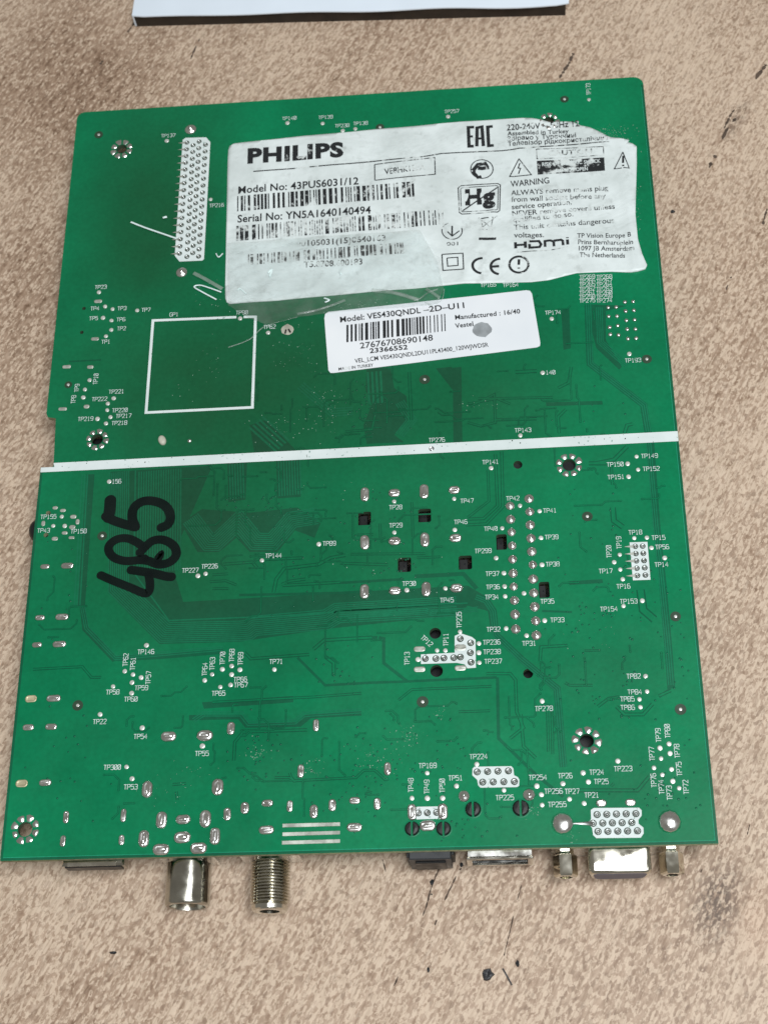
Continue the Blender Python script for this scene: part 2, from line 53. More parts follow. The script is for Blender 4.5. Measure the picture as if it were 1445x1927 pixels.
TRACES = [([(15.22,-22.8),(15.37,-32.73)],0.42),([(-0.81,-36.99),(18.46,-37.68)],0.42),([(-3.55,-39.41),(8.83,-40.39)],0.55),([(16.39,-38.78),(22.27,-38.74)],0.41),([(4.03,-31.92),(4.17,-32.99)],0.42),([(0.84,-31.63),(5.0,-31.66)],0.42),([(6.81,-28.55),(6.94,-32.96)],0.42),([(35.36,-14.44),(35.34,-23.44),(29.68,-27.92)],0.42),([(37.48,-9.83),(37.5,-24.92),(33.79,-28.41),(29.66,-28.38)],0.56),([(39.19,-9.12),(38.86,-25.29),(34.43,-29.96),(29.07,-30.02)],0.56),([(67.12,-26.77),(67.14,-30.55),(69.3,-32.45)],1.22),([(72.43,-49.93),(72.67,-55.38),(75.22,-58.04)],1.85),([(11.26,-76.87),(14.58,-74.24),(34.27,-74.09)],0.39),([(33.08,-70.74),(38.97,-70.95),(40.21,-72.65),(40.13,-80.83),(41.63,-84.91),(38.31,-87.47)],0.52),([(25.99,-80.36),(33.67,-80.34)],0.39),([(41.13,-81.53),(41.43,-89.56),(44.23,-92.54)],0.52),([(-35.28,-75.86),(-9.9,-75.34),(2.03,-74.78)],0.4),([(-27.62,-83.79),(-11.35,-83.76)],0.53),([(-29.33,-91.01),(-29.25,-86.31),(-27.48,-84.06)],0.53),([(-27.69,-62.94),(-26.0,-64.71),(-11.16,-64.11)],0.54),([(-10.1,-62.73),(-7.43,-60.42),(4.69,-60.16)],0.68),([(-7.11,-64.83),(-4.94,-66.6),(-4.91,-69.96)],0.67),([(-19.09,-95.55),(-15.44,-95.66),(-14.38,-96.48),(0.78,-96.12),(2.72,-94.34),(5.3,-94.41),(7.88,-96.85),(8.78,-96.62)],0.39),([(-15.47,-94.47),(-15.05,-95.54),(-14.12,-96.75)],0.39),([(52.26,-73.75),(53.39,-74.48),(58.94,-74.67)],0.39),([(59.88,-80.13),(62.58,-78.19),(65.17,-77.87)],0.51),([(64.36,-80.28),(66.13,-82.35),(70.59,-82.5),(73.09,-79.89)],0.64),([(53.54,-100.74),(67.91,-101.14),(70.91,-97.88)],0.63),([(61.74,-99.94),(62.41,-99.31)],0.38),([(-82.1,-65.53),(-69.28,-65.28),(-66.71,-68.21),(-64.23,-68.3)],0.42),([(-34.15,-38.41),(-26.47,-38.13),(-25.02,-39.99)],0.56),([(-23.01,-37.53),(-13.27,-37.5)],0.56),([(-20.67,-46.85),(-20.07,-43.18),(-18.07,-40.29),(-9.08,-39.48),(-6.06,-37.81),(-2.19,-37.23)],0.69),([(-18.65,-44.72),(-16.6,-43.92),(-12.47,-43.5)],0.55),([(-18.37,-45.03),(-3.51,-44.76)],0.55),([(-36.82,-41.29),(-32.64,-41.17)],0.42),([(-37.43,-43.2),(-33.26,-43.08),(-30.43,-44.39)],0.42),([(-36.64,-45.17),(-32.47,-45.34)],0.42),([(63.45,-13.81),(68.35,-12.96),(72.06,-9.22)],0.83),([(61.8,-13.72),(67.58,-14.01)],0.83),([(48.34,-91.74),(48.7,-79.76),(46.42,-79.0)],0.38),([(47.36,-91.06),(47.61,-81.07)],0.38),([(30.62,5.82),(38.51,7.02),(42.01,5.2)],0.43),([(33.52,7.3),(53.43,6.53)],0.43),([(14.97,16.63),(15.37,1.74)],0.58),([(-1.04,10.85),(-0.74,8.35),(1.87,7.88)],0.29),([(-2.42,-0.89),(4.76,-0.62),(5.63,3.9)],0.43),([(43.83,14.99),(49.57,14.99)],0.86),([(58.91,15.79),(57.92,10.88),(55.0,9.39)],0.57),([(31.31,4.96),(37.85,8.37),(37.83,-0.26),(33.97,-1.18),(30.46,0.13)],0.43),([(37.57,0.56),(48.88,0.28)],0.57),([(56.76,2.77),(54.52,0.47),(54.55,-4.35)],0.56),([(71.66,-5.24),(72.52,-2.9),(73.93,-2.65)],0.69),([(74.78,-77.93),(77.7,-76.68)],0.51),([(53.45,-64.1),(46.87,-64.28),(46.43,-68.03)],0.52),([(-44.21,-96.55),(-40.93,-96.38)],0.4),([(-43.2,-98.3),(-42.82,-100.41)],0.39),([(57.55,-65.65),(61.47,-65.66)],0.26),([(67.6,-13.7),(67.44,-20.21)],0.41),([(3.37,-99.6),(4.65,-99.89)],0.26)]
BUNDLES = [([(30.79,-50.69),(33.17,-51.8),(34.69,-54.45),(35.13,-60.88),(41.2,-67.56),(49.7,-75.58),(50.2,-94.94)],3,0.56,1),([(64.12,35.52),(63.51,16.19),(76.84,2.65),(77.36,-5.06)],3,0.58,1),([(-73.8,-10.33),(-72.77,-48.45)],3,0.74,1),([(-71.06,-48.81),(-69.43,-55.04),(-61.0,-63.72),(-33.16,-62.17)],3,0.51,1),([(-66.35,-10.22),(-64.06,-44.94),(-49.59,-59.41),(-29.17,-59.74),(-25.9,-59.58),(-24.57,-58.48),(-6.12,-57.46),(-3.42,-55.84),(26.23,-55.27)],11,0.53,1),([(-59.24,-9.77),(-57.66,-39.82),(-47.59,-53.55),(-14.34,-53.39),(4.7,-52.4),(29.01,-51.78)],1,0.73,1),([(-58.19,-10.3),(-56.79,-40.15)],18,0.67,1),([(-45.31,-26.18),(-39.38,-34.25),(-35.43,-34.43),(-30.7,-29.61),(-27.01,-34.49),(-20.29,-34.78),(-15.26,-28.62),(-9.24,-27.82)],9,0.57,1),([(-33.62,-9.28),(-32.92,-19.75)],6,0.72,1),([(-20.4,-8.82),(-19.84,-19.43)],9,0.72,1),([(-28.51,1.62),(-21.04,-6.06)],5,1.17,1),([(-15.68,13.33),(-6.5,4.05),(-0.43,4.22)],4,0.74,1),([(3.61,17.28),(4.04,7.26)],4,1.17,1),([(11.26,6.87),(14.09,1.81),(11.19,-2.09)],5,0.58,1),([(66.8,34.31),(66.36,22.9),(72.18,16.03),(73.53,14.95)],4,0.51,1),([(77.14,-7.9),(77.05,-33.4),(77.27,-47.24),(77.4,-64.85),(77.3,-75.3)],3,0.55,1),([(-39.6,-80.95),(-37.26,-79.38),(-28.17,-79.68),(-26.21,-82.2),(-14.29,-82.17),(-11.94,-80.34),(2.04,-79.85)],3,0.54,1),([(-3.43,-54.69),(18.2,-53.95),(19.8,-54.73),(31.62,-54.04)],3,0.54,1),([(19.75,42.51),(19.99,38.97)],6,1.34,1)]
VIAS = [(4.65,-97.02,15.47,11.78,70),(24.88,-109.16,11.33,7.6,40),(-21.48,-89.64,11.85,10.71,40),(63.54,-73.46,14.19,12.31,45),(71.52,-102.77,9.93,8.94,30),(81.19,-63.04,3.88,27.95,26),(60.82,-55.2,13.19,11.41,40),(10.22,-38.51,13.75,19.4,45),(-14.51,-44.89,12.42,11.83,20),(60.86,-33.27,10.81,17.96,20),(24.11,-88.36,15.49,9.31,25),(-74.7,-42.41,8.53,22.65,16),(-70.76,-88.15,10.79,16.35,18),(68.57,0.52,12.58,9.64,10),(3.32,5.66,7.23,8.21,40),(-24.84,-23.25,15.62,6.21,50),(-1.98,-69.78,8.01,11.16,20)]
SPECKS = [(-15.92,25.19,7.44,6.86,50),(-8.27,6.28,5.82,9.89,70),(13.79,-86.03,3.38,3.22,60),(5.31,-91.77,5.19,3.97,70),(-9.63,-93.32,2.87,2.91,35),(21.03,-80.88,1.56,1.9,18),(43.23,-105.83,2.26,1.78,30),(51.66,-111.73,1.74,2.26,20),(-23.48,-88.91,3.96,2.68,45),(73.36,93.59,6.75,2.71,170),(79.96,68.83,2.09,11.07,60),(79.56,83.88,3.64,5.7,30),(-36.3,90.59,1.6,7.84,35),(-4.17,37.49,9.0,2.46,60),(4.8,38.69,5.98,2.11,50),(-40.62,44.19,4.6,5.38,30),(-41.1,21.52,5.25,11.99,18),(-49.63,13.54,7.46,5.06,8),(-19.8,1.98,8.73,4.91,40),(-44.85,-96.93,7.92,5.3,20),(-39.79,-93.1,3.97,1.87,16),(33.47,5.66,7.14,3.27,20),(61.68,-62.31,7.84,5.61,18),(-3.72,-18.02,14.15,4.69,14),(7.45,-42.85,13.7,8.87,30)]
LABEL = [(-37.77,97.59),(-36.6,98.39),(-20.61,99.45),(-11.03,99.8),(4.86,100.46),(17.53,100.86),(32.59,101.46),(42.56,101.35),(49.6,101.32),(54.49,100.42),(57.4,99.13),(61.33,99.11),(64.1,98.7),(66.18,97.26),(68.91,96.27),(70.98,94.94),(72.88,93.43),(74.5,92.24),(77.51,91.52),(79.92,90.85),(79.4,90.12),(80.74,89.54),(81.84,88.49),(81.43,82.41),(80.46,72.51),(79.72,64.61),(79.75,56.06),(80.54,50.99),(81.54,46.84),(81.02,45.81),(78.93,45.24),(77.02,45.06),(71.64,45.63),(62.09,45.8),(58.37,44.98),(54.48,44.0),(49.45,43.62),(43.25,43.84),(34.67,44.21),(30.96,44.38),(24.25,43.99),(16.78,43.58),(6.3,43.36),(-3.61,42.84),(-14.75,42.39),(-22.45,41.98),(-29.87,41.91),(-35.49,41.73),(-36.42,42.32),(-36.86,43.6),(-37.06,46.65),(-37.55,66.44),(-38.18,92.69),(-38.12,96.23)]
LABEL_SMALL = [(-7.46,37.34),(47.86,40.99),(48.88,40.75),(49.42,39.75),(50.93,23.81),(50.81,22.8),(49.92,22.35),(-5.77,17.47),(-6.65,17.52),(-7.24,18.4),(-8.56,35.31),(-8.35,36.7)]
TEXT = [('PHILIPS',(-32.17,90.87),(-3.54,91.27),5.1,3,'clean'),('VE8HK1ELA',(8.59,83.6),(20.43,84.64),2.11,1,'worn'),('Model No: 43PUS6031/12',(-34.53,79.94),(0.95,80.71),2.59,1,'clean'),('Serial No: YN5A1640140494',(-34.4,69.65),(4.52,70.06),2.63,1,'clean'),('v0105031(15)0640163',(-16.92,59.93),(8.78,60.33),2.02,1,'worn'),('- T5.8708.600183',(-16.16,52.62),(2.09,52.64),1.99,1,'worn'),('220-240V ~ 50Hz 12',(44.66,96.98),(65.85,96.94),2.15,1,'part'),('Assembled in Turkey',(44.74,95.11),(62.64,94.8),1.46,1,'part'),('Збірано у Туреччині',(44.66,93.2),(64.7,93.09),1.55,1,'part'),('Телевізор рідкокристалічний',(44.78,91.31),(73.9,91.33),1.55,1,'part'),('CAUTION',(56.28,86.96),(68.93,86.78),1.72,2,'worn'),('WARNING',(45.01,76.57),(56.12,76.99),2.16,0,'part'),('ALWAYS remove mains plug',(44.96,73.56),(72.7,73.44),1.78,0,'worn'),('from wall socket before any',(44.95,71.32),(71.84,70.78),1.77,0,'worn'),('service operation.',(45.0,68.71),(62.1,69.17),1.76,0,'part'),('NEVER remove covers unless',(45.05,66.36),(74.13,66.84),1.75,0,'worn'),('qualified to do so.',(45.2,64.11),(62.31,64.98),1.74,0,'worn'),('This unit contains dangerous',(45.31,61.5),(73.61,62.11),1.73,0,'worn'),('voltages.',(45.2,58.88),(53.65,58.56),1.73,0,'part'),('TP Vision Europe B',(62.87,57.57),(77.87,56.73),1.54,0,'part'),('Prins Bernhardplein',(63.03,55.39),(78.23,54.15),1.53,0,'part'),('1097 JB Amsterdam',(63.09,53.23),(78.42,52.15),1.52,0,'part'),('The Netherlands',(63.2,51.07),(75.76,50.06),1.52,0,'part'),('Hg',(31.77,71.32),(40.38,71.27),5.04,3,'clean'),('001',(26.11,57.39),(29.35,57.35),1.18,0,'part')]
TEXT_SMALL = [('Model: VES430QNDL',(-4.06,33.64),(18.45,35.36),1.83,1,'clean'),('–2D–U11',(19.19,35.42),(30.59,36.27),1.83,1,'clean'),('27676708690148',(1.54,24.77),(21.69,26.26),1.88,0,'clean'),('23366552',(4.19,23.16),(14.69,23.83),1.45,2,'clean'),('VEL_LCM VES430QNDL2DU11PL43400_120WJWDSR',(0.08,20.24),(36.84,23.37),1.35,0,'clean'),('MADE IN TURKEY',(-4.38,18.13),(5.19,18.87),0.93,1,'part'),('Manufactured : 16/40',(27.94,32.56),(45.92,33.53),1.47,1,'clean'),('Vestel',(27.92,29.8),(32.92,30.29),1.46,1,'clean')]
CODES = [((-34.81,79.01),(17.73,80.54),(17.66,75.14),(-34.61,73.56),150,'part',3),((-34.67,68.39),(25.66,70.07),(25.54,64.61),(-34.47,63.14),170,'worn',5),((-30.89,58.22),(13.8,59.33),(13.76,55.8),(-30.76,54.56),120,'worn',7)]
CODES_SMALL = [((-2.34,32.67),(25.19,34.63),(25.07,29.11),(-2.31,27.05),95,'clean',11)]
STROKES = [([(-30.31,87.56),(-17.18,87.91),(-7.72,88.27),(4.85,88.69),(17.38,89.31)],0.38,'part'),([(17.38,89.11),(25.2,90.08),(43.06,89.79),(52.98,90.3),(65.47,90.41),(74.09,90.72)],0.38,'part'),([(5.63,87.55),(5.7,81.8),(23.34,82.7),(23.3,88.86),(5.63,87.55)],0.31,'part'),([(52.98,89.48),(72.28,88.94),(72.23,85.94),(53.0,85.92),(52.98,89.48)],0.28,'worn'),([(47.78,86.37),(44.84,80.21),(51.09,80.48),(47.78,86.37)],0.31,'part'),([(47.96,84.83),(47.4,83.17),(48.08,83.0),(47.41,81.11)],0.37,'part'),([(77.69,86.26),(74.88,80.71),(79.12,80.58),(77.69,86.26)],0.3,'part'),([(77.69,84.92),(77.46,82.33)],0.61,'clean'),([(77.46,81.67),(77.43,81.19)],0.61,'clean'),([(40.15,83.28),(40.04,82.55),(39.78,81.86),(39.37,81.26),(38.85,80.77),(38.22,80.42),(37.53,80.22),(36.81,80.19),(36.1,80.33),(35.43,80.62),(34.83,81.06),(34.33,81.63),(33.96,82.29),(33.74,83.01),(33.69,83.76),(33.79,84.5),(34.05,85.19),(34.45,85.79),(34.98,86.29),(35.61,86.64),(36.3,86.84),(37.03,86.87),(37.75,86.73),(38.42,86.43),(39.02,85.99),(39.52,85.42),(39.88,84.75),(40.1,84.03),(40.15,83.28)],0.31,'part'),([(34.31,83.11),(35.84,85.13),(37.82,85.47),(38.51,84.01)],1.24,'part'),([(35.8,83.91),(37.03,83.7),(39.0,83.98)],1.24,'part'),([(35.08,84.27),(34.53,82.48),(35.7,80.58),(36.69,80.93)],0.93,'part'),([(29.88,77.38),(30.73,78.04),(41.24,78.06),(42.04,77.4),(41.52,68.49),(40.87,67.95),(30.71,68.07),(30.0,68.71),(29.88,77.38)],0.31,'part'),([(30.55,76.73),(30.95,77.24),(40.97,77.3),(41.44,76.84),(40.96,69.01),(40.56,68.68),(30.97,68.82),(30.55,69.26),(30.55,76.73)],0.25,'part'),([(30.99,69.23),(41.18,76.56)],0.4,'clean'),([(36.2,65.62),(36.57,62.08),(38.73,61.93),(39.44,65.69)],0.3,'worn'),([(36.07,66.04),(39.6,66.15)],0.36,'part'),([(35.36,61.87),(40.73,66.66)],0.27,'worn'),([(35.41,66.44),(39.68,61.58)],0.27,'worn'),([(35.28,59.03),(40.16,58.87)],0.83,'part'),([(30.49,63.21),(30.61,62.73),(30.64,62.23),(30.59,61.74),(30.47,61.27),(30.26,60.83),(29.99,60.44),(29.65,60.1),(29.26,59.83),(28.83,59.63),(28.37,59.5),(27.89,59.46),(27.41,59.5),(26.94,59.62),(26.49,59.82),(26.08,60.09),(25.71,60.43),(25.4,60.83),(25.16,61.26),(24.99,61.73),(24.9,62.22),(24.89,62.72),(24.97,63.2),(25.12,63.67),(25.34,64.09),(25.64,64.47),(25.99,64.79),(26.4,65.05),(26.85,65.23)],0.3,'part'),([(27.81,64.15),(27.72,60.64)],0.46,'clean'),([(26.46,62.19),(27.72,60.53),(29.83,62.25)],0.36,'part'),([(24.7,54.48),(30.64,54.54),(30.69,49.04),(24.87,48.97),(24.7,54.48)],0.33,'clean'),([(26.11,53.12),(29.12,53.2),(29.15,50.4),(26.24,50.3),(26.11,53.12)],0.33,'clean'),([(36.16,52.51),(35.55,52.47),(34.96,52.33),(34.43,52.08),(33.98,51.73),(33.62,51.31),(33.37,50.83),(33.25,50.31),(33.26,49.77),(33.39,49.24),(33.64,48.74),(34.01,48.3),(34.47,47.93),(35.0,47.64),(35.59,47.46)],0.75,'clean'),([(41.05,51.9),(40.48,51.86),(39.93,51.71),(39.43,51.46),(39.0,51.12),(38.67,50.69),(38.43,50.21),(38.32,49.69),(38.32,49.16),(38.44,48.63),(38.67,48.13),(39.01,47.69),(39.44,47.32),(39.94,47.04),(40.48,46.85)],0.75,'clean'),([(38.4,49.45),(40.67,49.47)],0.75,'clean'),([(48.88,49.42),(48.79,48.83),(48.57,48.28),(48.23,47.8),(47.79,47.4),(47.27,47.12),(46.7,46.96),(46.1,46.93),(45.52,47.04),(44.96,47.27),(44.47,47.62),(44.06,48.07),(43.77,48.6),(43.59,49.17),(43.55,49.77),(43.64,50.36),(43.86,50.92),(44.2,51.4),(44.64,51.8),(45.16,52.09),(45.73,52.25),(46.33,52.28),(46.92,52.17),(47.48,51.93),(47.97,51.58),(48.38,51.13),(48.67,50.6),(48.84,50.02),(48.88,49.42)],0.68,'part'),([(46.3,51.32),(46.17,49.51)],0.74,'clean'),([(46.13,48.6),(46.12,48.26)],0.74,'clean'),([(45.83,53.76),(50.35,53.92),(55.09,53.89),(60.11,54.81)],0.27,'worn'),([(35.12,99.05),(33.43,99.06),(33.43,92.07),(34.82,92.03)],1.0,'clean'),([(33.43,95.62),(34.67,95.58)],0.78,'clean'),([(35.7,91.9),(36.01,98.73),(37.42,99.0),(37.64,91.88)],1.0,'clean'),([(35.89,94.68),(37.48,94.74)],0.78,'clean'),([(40.6,98.87),(39.11,98.8),(39.17,91.88),(40.66,91.96)],1.0,'clean'),([(45.54,57.23),(45.55,55.1)],0.82,'part'),([(45.5,56.2),(48.08,56.25)],0.75,'clean'),([(48.31,57.33),(48.31,55.09)],0.82,'clean'),([(49.46,57.31),(52.17,57.25),(52.73,56.05),(52.21,55.17),(49.45,55.12),(49.46,56.39)],0.75,'clean'),([(53.82,55.12),(53.83,57.13),(55.26,57.27),(56.29,56.85),(56.29,55.13)],0.74,'clean'),([(56.3,57.08),(58.4,57.23),(58.85,56.79),(58.86,55.3)],0.75,'part'),([(60.15,57.17),(60.15,55.44)],0.82,'clean'),([(60.15,57.98),(60.18,57.68)],0.74,'part')]
BLACK_BOX = [(52.88,85.26),(72.27,85.09),(72.2,80.31),(52.93,80.34)]
BLACK_TEXT = [('RISK OF ELECTRIC SHOCK',(54.34,83.28),(71.15,83.36),1.24,1),('DO NOT OPEN',(58.19,80.81),(67.34,80.89),1.23,1)]
SMUDGE = (35.22,28.84,2.63,2.4)
FILM = [(-37.08,62.32),(-10.52,62.92),(18.56,63.15),(23.22,52.64),(24.97,42.71),(23.39,38.06),(13.73,37.26),(-4.16,36.97),(-16.13,35.95),(-25.1,34.05),(-29.69,36.43),(-35.92,41.05)]
CREASES = [([(4.8,43.63),(11.54,42.15),(17.92,39.45)],1.2,0),([(20.06,43.02),(21.97,41.49),(23.87,39.78)],0.9,0),([(-35.36,27.2),(-29.45,29.44),(-25.08,33.52),(-16.13,35.95)],0.3,0),([(18.19,37.68),(23.84,38.56),(25.11,42.7)],0.3,0),([(-16.15,37.0),(-10.17,38.04),(-2.69,40.74)],0.75,0),([(-65.95,71.77),(-61.37,69.38),(-55.71,66.74),(-52.01,65.0)],0.51,1),([(-38.08,45.64),(-41.52,47.29),(-44.33,48.37),(-46.0,47.94),(-43.77,46.18),(-39.36,43.22)],0.4,1),([(-46.39,52.67),(-42.42,50.05),(-37.82,46.7)],1.09,0),([(-56.52,72.63),(-55.28,72.92)],0.64,1),([(8.7,43.21),(13.77,41.3),(17.92,39.63)],0.75,0),([(17.92,39.63),(20.63,41.75),(23.33,42.81)],0.45,0),([(19.69,38.64),(21.89,37.1)],0.45,0),([(-24.84,51.27),(-23.8,52.47),(-24.34,49.97)],0.61,1),([(-33.36,45.88),(-32.78,46.56),(-30.88,44.65)],0.4,1),([(-8.71,41.83),(-7.2,41.03),(-8.4,40.39)],0.45,1),([(-4.27,50.47),(-3.96,49.37)],0.46,1),([(-40.19,59.02),(-39.36,57.68),(-38.18,58.89)],0.34,1)]
CRACKS = [([(19.7,-115.69),(17.81,-120.0),(16.18,-125.29),(12.74,-133.34),(9.49,-140.88),(4.78,-151.73)],0.44,0.62),([(25.14,-115.56),(23.8,-117.58),(20.29,-124.62),(18.41,-129.1)],0.39,0.7),([(40.24,-117.96),(38.18,-124.25),(36.1,-131.69),(34.65,-136.57)],0.26,0.55),([(125.04,127.64),(121.24,122.12),(115.91,110.85),(110.75,103.58),(106.76,94.93),(104.7,91.35),(101.47,81.86),(97.45,71.65)],0.96,0.6),([(114.76,111.96),(112.41,109.1),(109.81,103.65)],0.63,0.8),([(119.26,73.91),(117.43,68.38)],0.61,0.9),([(-72.9,164.35),(-76.35,157.87)],0.71,0.9),([(-51.01,156.11),(-52.88,151.37),(-54.96,144.48)],0.53,0.6),([(-82.72,148.81),(-84.51,144.77)],0.88,0.7),([(66.78,137.0),(64.7,132.27),(61.81,127.44)],0.82,0.7),([(95.23,-106.7),(94.32,-109.26)],0.25,0.9),([(83.83,-115.79),(82.37,-117.91)],0.25,0.9),([(-7.84,-111.67),(-6.88,-115.59)],0.4,0.5),([(5.94,-113.04),(6.96,-117.2)],0.26,0.5),([(106.71,51.03),(104.77,46.64)],0.45,0.6)]
CHIPS = [(17.96,-118.86,1.16,1.53,1),(30.74,-140.76,3.0,3.15,2),(37.84,-138.34,1.0,1.7,3),(16.71,-139.43,0.76,1.34,4),(-59.72,-134.09,1.84,0.75,5),(92.1,74.68,1.38,1.14,6),(25.16,-114.79,1.03,1.29,7),(17.78,-121.78,0.51,0.51,8)]
SLIVER = [(34.29,-139.49),(35.11,-140.96),(36.27,-143.27)]
STAINS = {'burn': (85.68,-125.26,3.23,5.98),'scuff': (113.77,106.97,2.2,6.84),'soil1': (-92.16,136.0,24.56,26.3),'soil2': (-99.13,64.34,11.52,42.37),'soil3': (83.9,-117.69,7.53,10.15),'red': (95.06,-130.39,4.92,8.61),'soil4': (-65.38,-142.18,3.91,4.94),'soil5': (-84.34,-129.33,5.34,7.69)}
TONES = [(-28.99,15.75,48.92,33.75,0.85),(-57.53,71.0,20.63,39.84,0.8),(-47.4,-26.85,28.57,27.9,0.75),(22.07,7.93,37.39,26.3,0.55),(-0.84,-30.49,44.6,24.35,0.4)]
FINE = [(-14.81,-29.86,15.44,9.17,17),(-22.89,-41.58,15.3,5.97,10),(7.39,-57.41,18.87,8.59,11),(-13.6,-89.87,22.29,8.02,13),(20.31,-84.23,19.49,8.06,11),(61.05,-72.0,15.52,9.61,13),(59.51,-33.21,10.82,20.96,8),(40.59,5.27,19.91,11.41,13),(65.99,3.89,12.64,9.72,6),(3.32,5.66,10.12,9.85,17),(-18.35,1.9,10.18,8.18,8),(12.99,-35.64,13.77,12.0,10),(-71.24,-49.98,9.85,17.81,4),(-41.96,-76.75,21.58,8.32,8),(43.25,-91.59,15.3,7.89,7),(-47.49,-96.86,19.81,5.31,3),(-33.56,-18.16,8.6,6.3,10),(-15.12,-14.32,8.56,4.74,7),(60.3,27.5,8.66,10.21,4),(30.15,-101.63,25.35,5.15,5),(73.77,-23.27,6.79,9.16,4)]
NOTCH = [(-85.31,7.94),(-82.73,7.46),(-82.03,-7.67),(-85.46,-7.99)]
GLUE = (-18.9,32.28,1.8)
POST = (-52.42,-1.05)
STRIPE_PAD = (20.65,-7.31)

rng = random.Random(5)
# ---------------------------------------------------------------- materials
def new_mat(name):
    m = bpy.data.materials.new(name); m.use_nodes = True
    nt = m.node_tree; b = nt.nodes['Principled BSDF']
    return m, nt, b
def nd(nt, typ, **kw):
    n = nt.nodes.new(typ)
    for k, v in kw.items():
        if k.startswith('_'): setattr(n, k[1:], v)
        else: n.inputs[k.replace('__', ' ')].default_value = v
    return n
def coord(nt):
    g = nt.nodes.new('ShaderNodeNewGeometry'); return g.outputs['Position']
def math_n(nt, op, a, b=None, c=None, clamp=False):
    n = nt.nodes.new('ShaderNodeMath'); n.operation = op; n.use_clamp = clamp
    for i, v in enumerate((a, b, c)):
        if v is None: continue
        if isinstance(v, (int, float)): n.inputs[i].default_value = v
        else: nt.links.new(v, n.inputs[i])
    return n.outputs[0]
def noise(nt, vec, scale, detail=2, rough=0.5, dist=0.0):
    n = nd(nt, 'ShaderNodeTexNoise', Scale=scale, Detail=detail, Roughness=rough, Distortion=dist)
    nt.links.new(vec, n.inputs['Vector']); return n.outputs['Fac']
def ramp(nt, fac, stops, interp='LINEAR'):
    r = nt.nodes.new('ShaderNodeValToRGB'); r.color_ramp.interpolation = interp
    e = r.color_ramp.elements
    while len(e) < len(stops): e.new(0.5)
    for el, (p, c) in zip(e, stops):
        el.position = p; el.color = (c, c, c, 1) if isinstance(c, (int, float)) else tuple(c) + (1,)
    nt.links.new(fac, r.inputs['Fac']); return r.outputs['Color']
def mix(nt, fac, a, b, mode='MIX'):
    n = nt.nodes.new('ShaderNodeMix'); n.data_type = 'RGBA'; n.blend_type = mode
    for i, v in ((0, fac), (6, a), (7, b)):
        if isinstance(v, (int, float)): n.inputs[i].default_value = v
        elif isinstance(v, tuple): n.inputs[i].default_value = v + (1,)
        else: nt.links.new(v, n.inputs[i])
    return n.outputs[2]
def mapping(nt, vec, rotz=0, scale=(1, 1, 1)):
    n = nt.nodes.new('ShaderNodeMapping'); n.vector_type = 'TEXTURE'; n.inputs['Rotation'].default_value = (0, 0, rotz); n.inputs['Scale'].default_value = scale
    nt.links.new(vec, n.inputs['Vector']); return n.outputs['Vector']
def bump(nt, b, h, strength, dist):
    n = nd(nt, 'ShaderNodeBump', Strength=strength, Distance=dist)
    nt.links.new(h, n.inputs['Height']); nt.links.new(n.outputs['Normal'], b.inputs['Normal'])
def blob(nt, vec, x, y, rx, ry, ang=0.0, soft=0.6):
    """1 in the middle of an ellipse (mm), fading to 0 past its rim"""
    s = nt.nodes.new('ShaderNodeVectorMath'); s.operation = 'SUBTRACT'; nt.links.new(vec, s.inputs[0]); s.inputs[1].default_value = (x * S, y * S, 0)
    m = mapping(nt, s.outputs[0], ang, (rx * S, ry * S, 1000))
    l = nt.nodes.new('ShaderNodeVectorMath'); l.operation = 'LENGTH'; nt.links.new(m, l.inputs[0])
    r = nt.nodes.new('ShaderNodeMapRange'); r.interpolation_type = 'SMOOTHSTEP'
    r.inputs['From Min'].default_value = 1 + soft; r.inputs['From Max'].default_value = 1 - soft
    nt.links.new(l.outputs['Value'], r.inputs['Value']); return r.outputs['Result']
def simple(name, col, rough=0.5, metal=0.0, var=0.0, vscale=400, spec=0.5, bmp=0.0):
    m, nt, b = new_mat(name)
    b.inputs['Roughness'].default_value = rough; b.inputs['Metallic'].default_value = metal; b.inputs['Specular IOR Level'].default_value = spec
    if var or bmp:
        v = coord(nt); n = noise(nt, v, vscale, 3)
        d = tuple(max(0, c * (1 - var)) for c in col); e = tuple(min(1, c * (1 + var)) for c in col)
        nt.links.new(ramp(nt, n, [(0.3, d), (0.7, e)]), b.inputs['Base Color'])
        nt.links.new(ramp(nt, noise(nt, v, vscale * 0.6, 2), [(0.3, max(0.02, rough - 0.12)), (0.7, min(1, rough + 0.12))]), b.inputs['Roughness'])
        if bmp: bump(nt, b, n, bmp, 0.0002)
    else:
        b.inputs['Base Color'].default_value = tuple(col) + (1,)
    return m

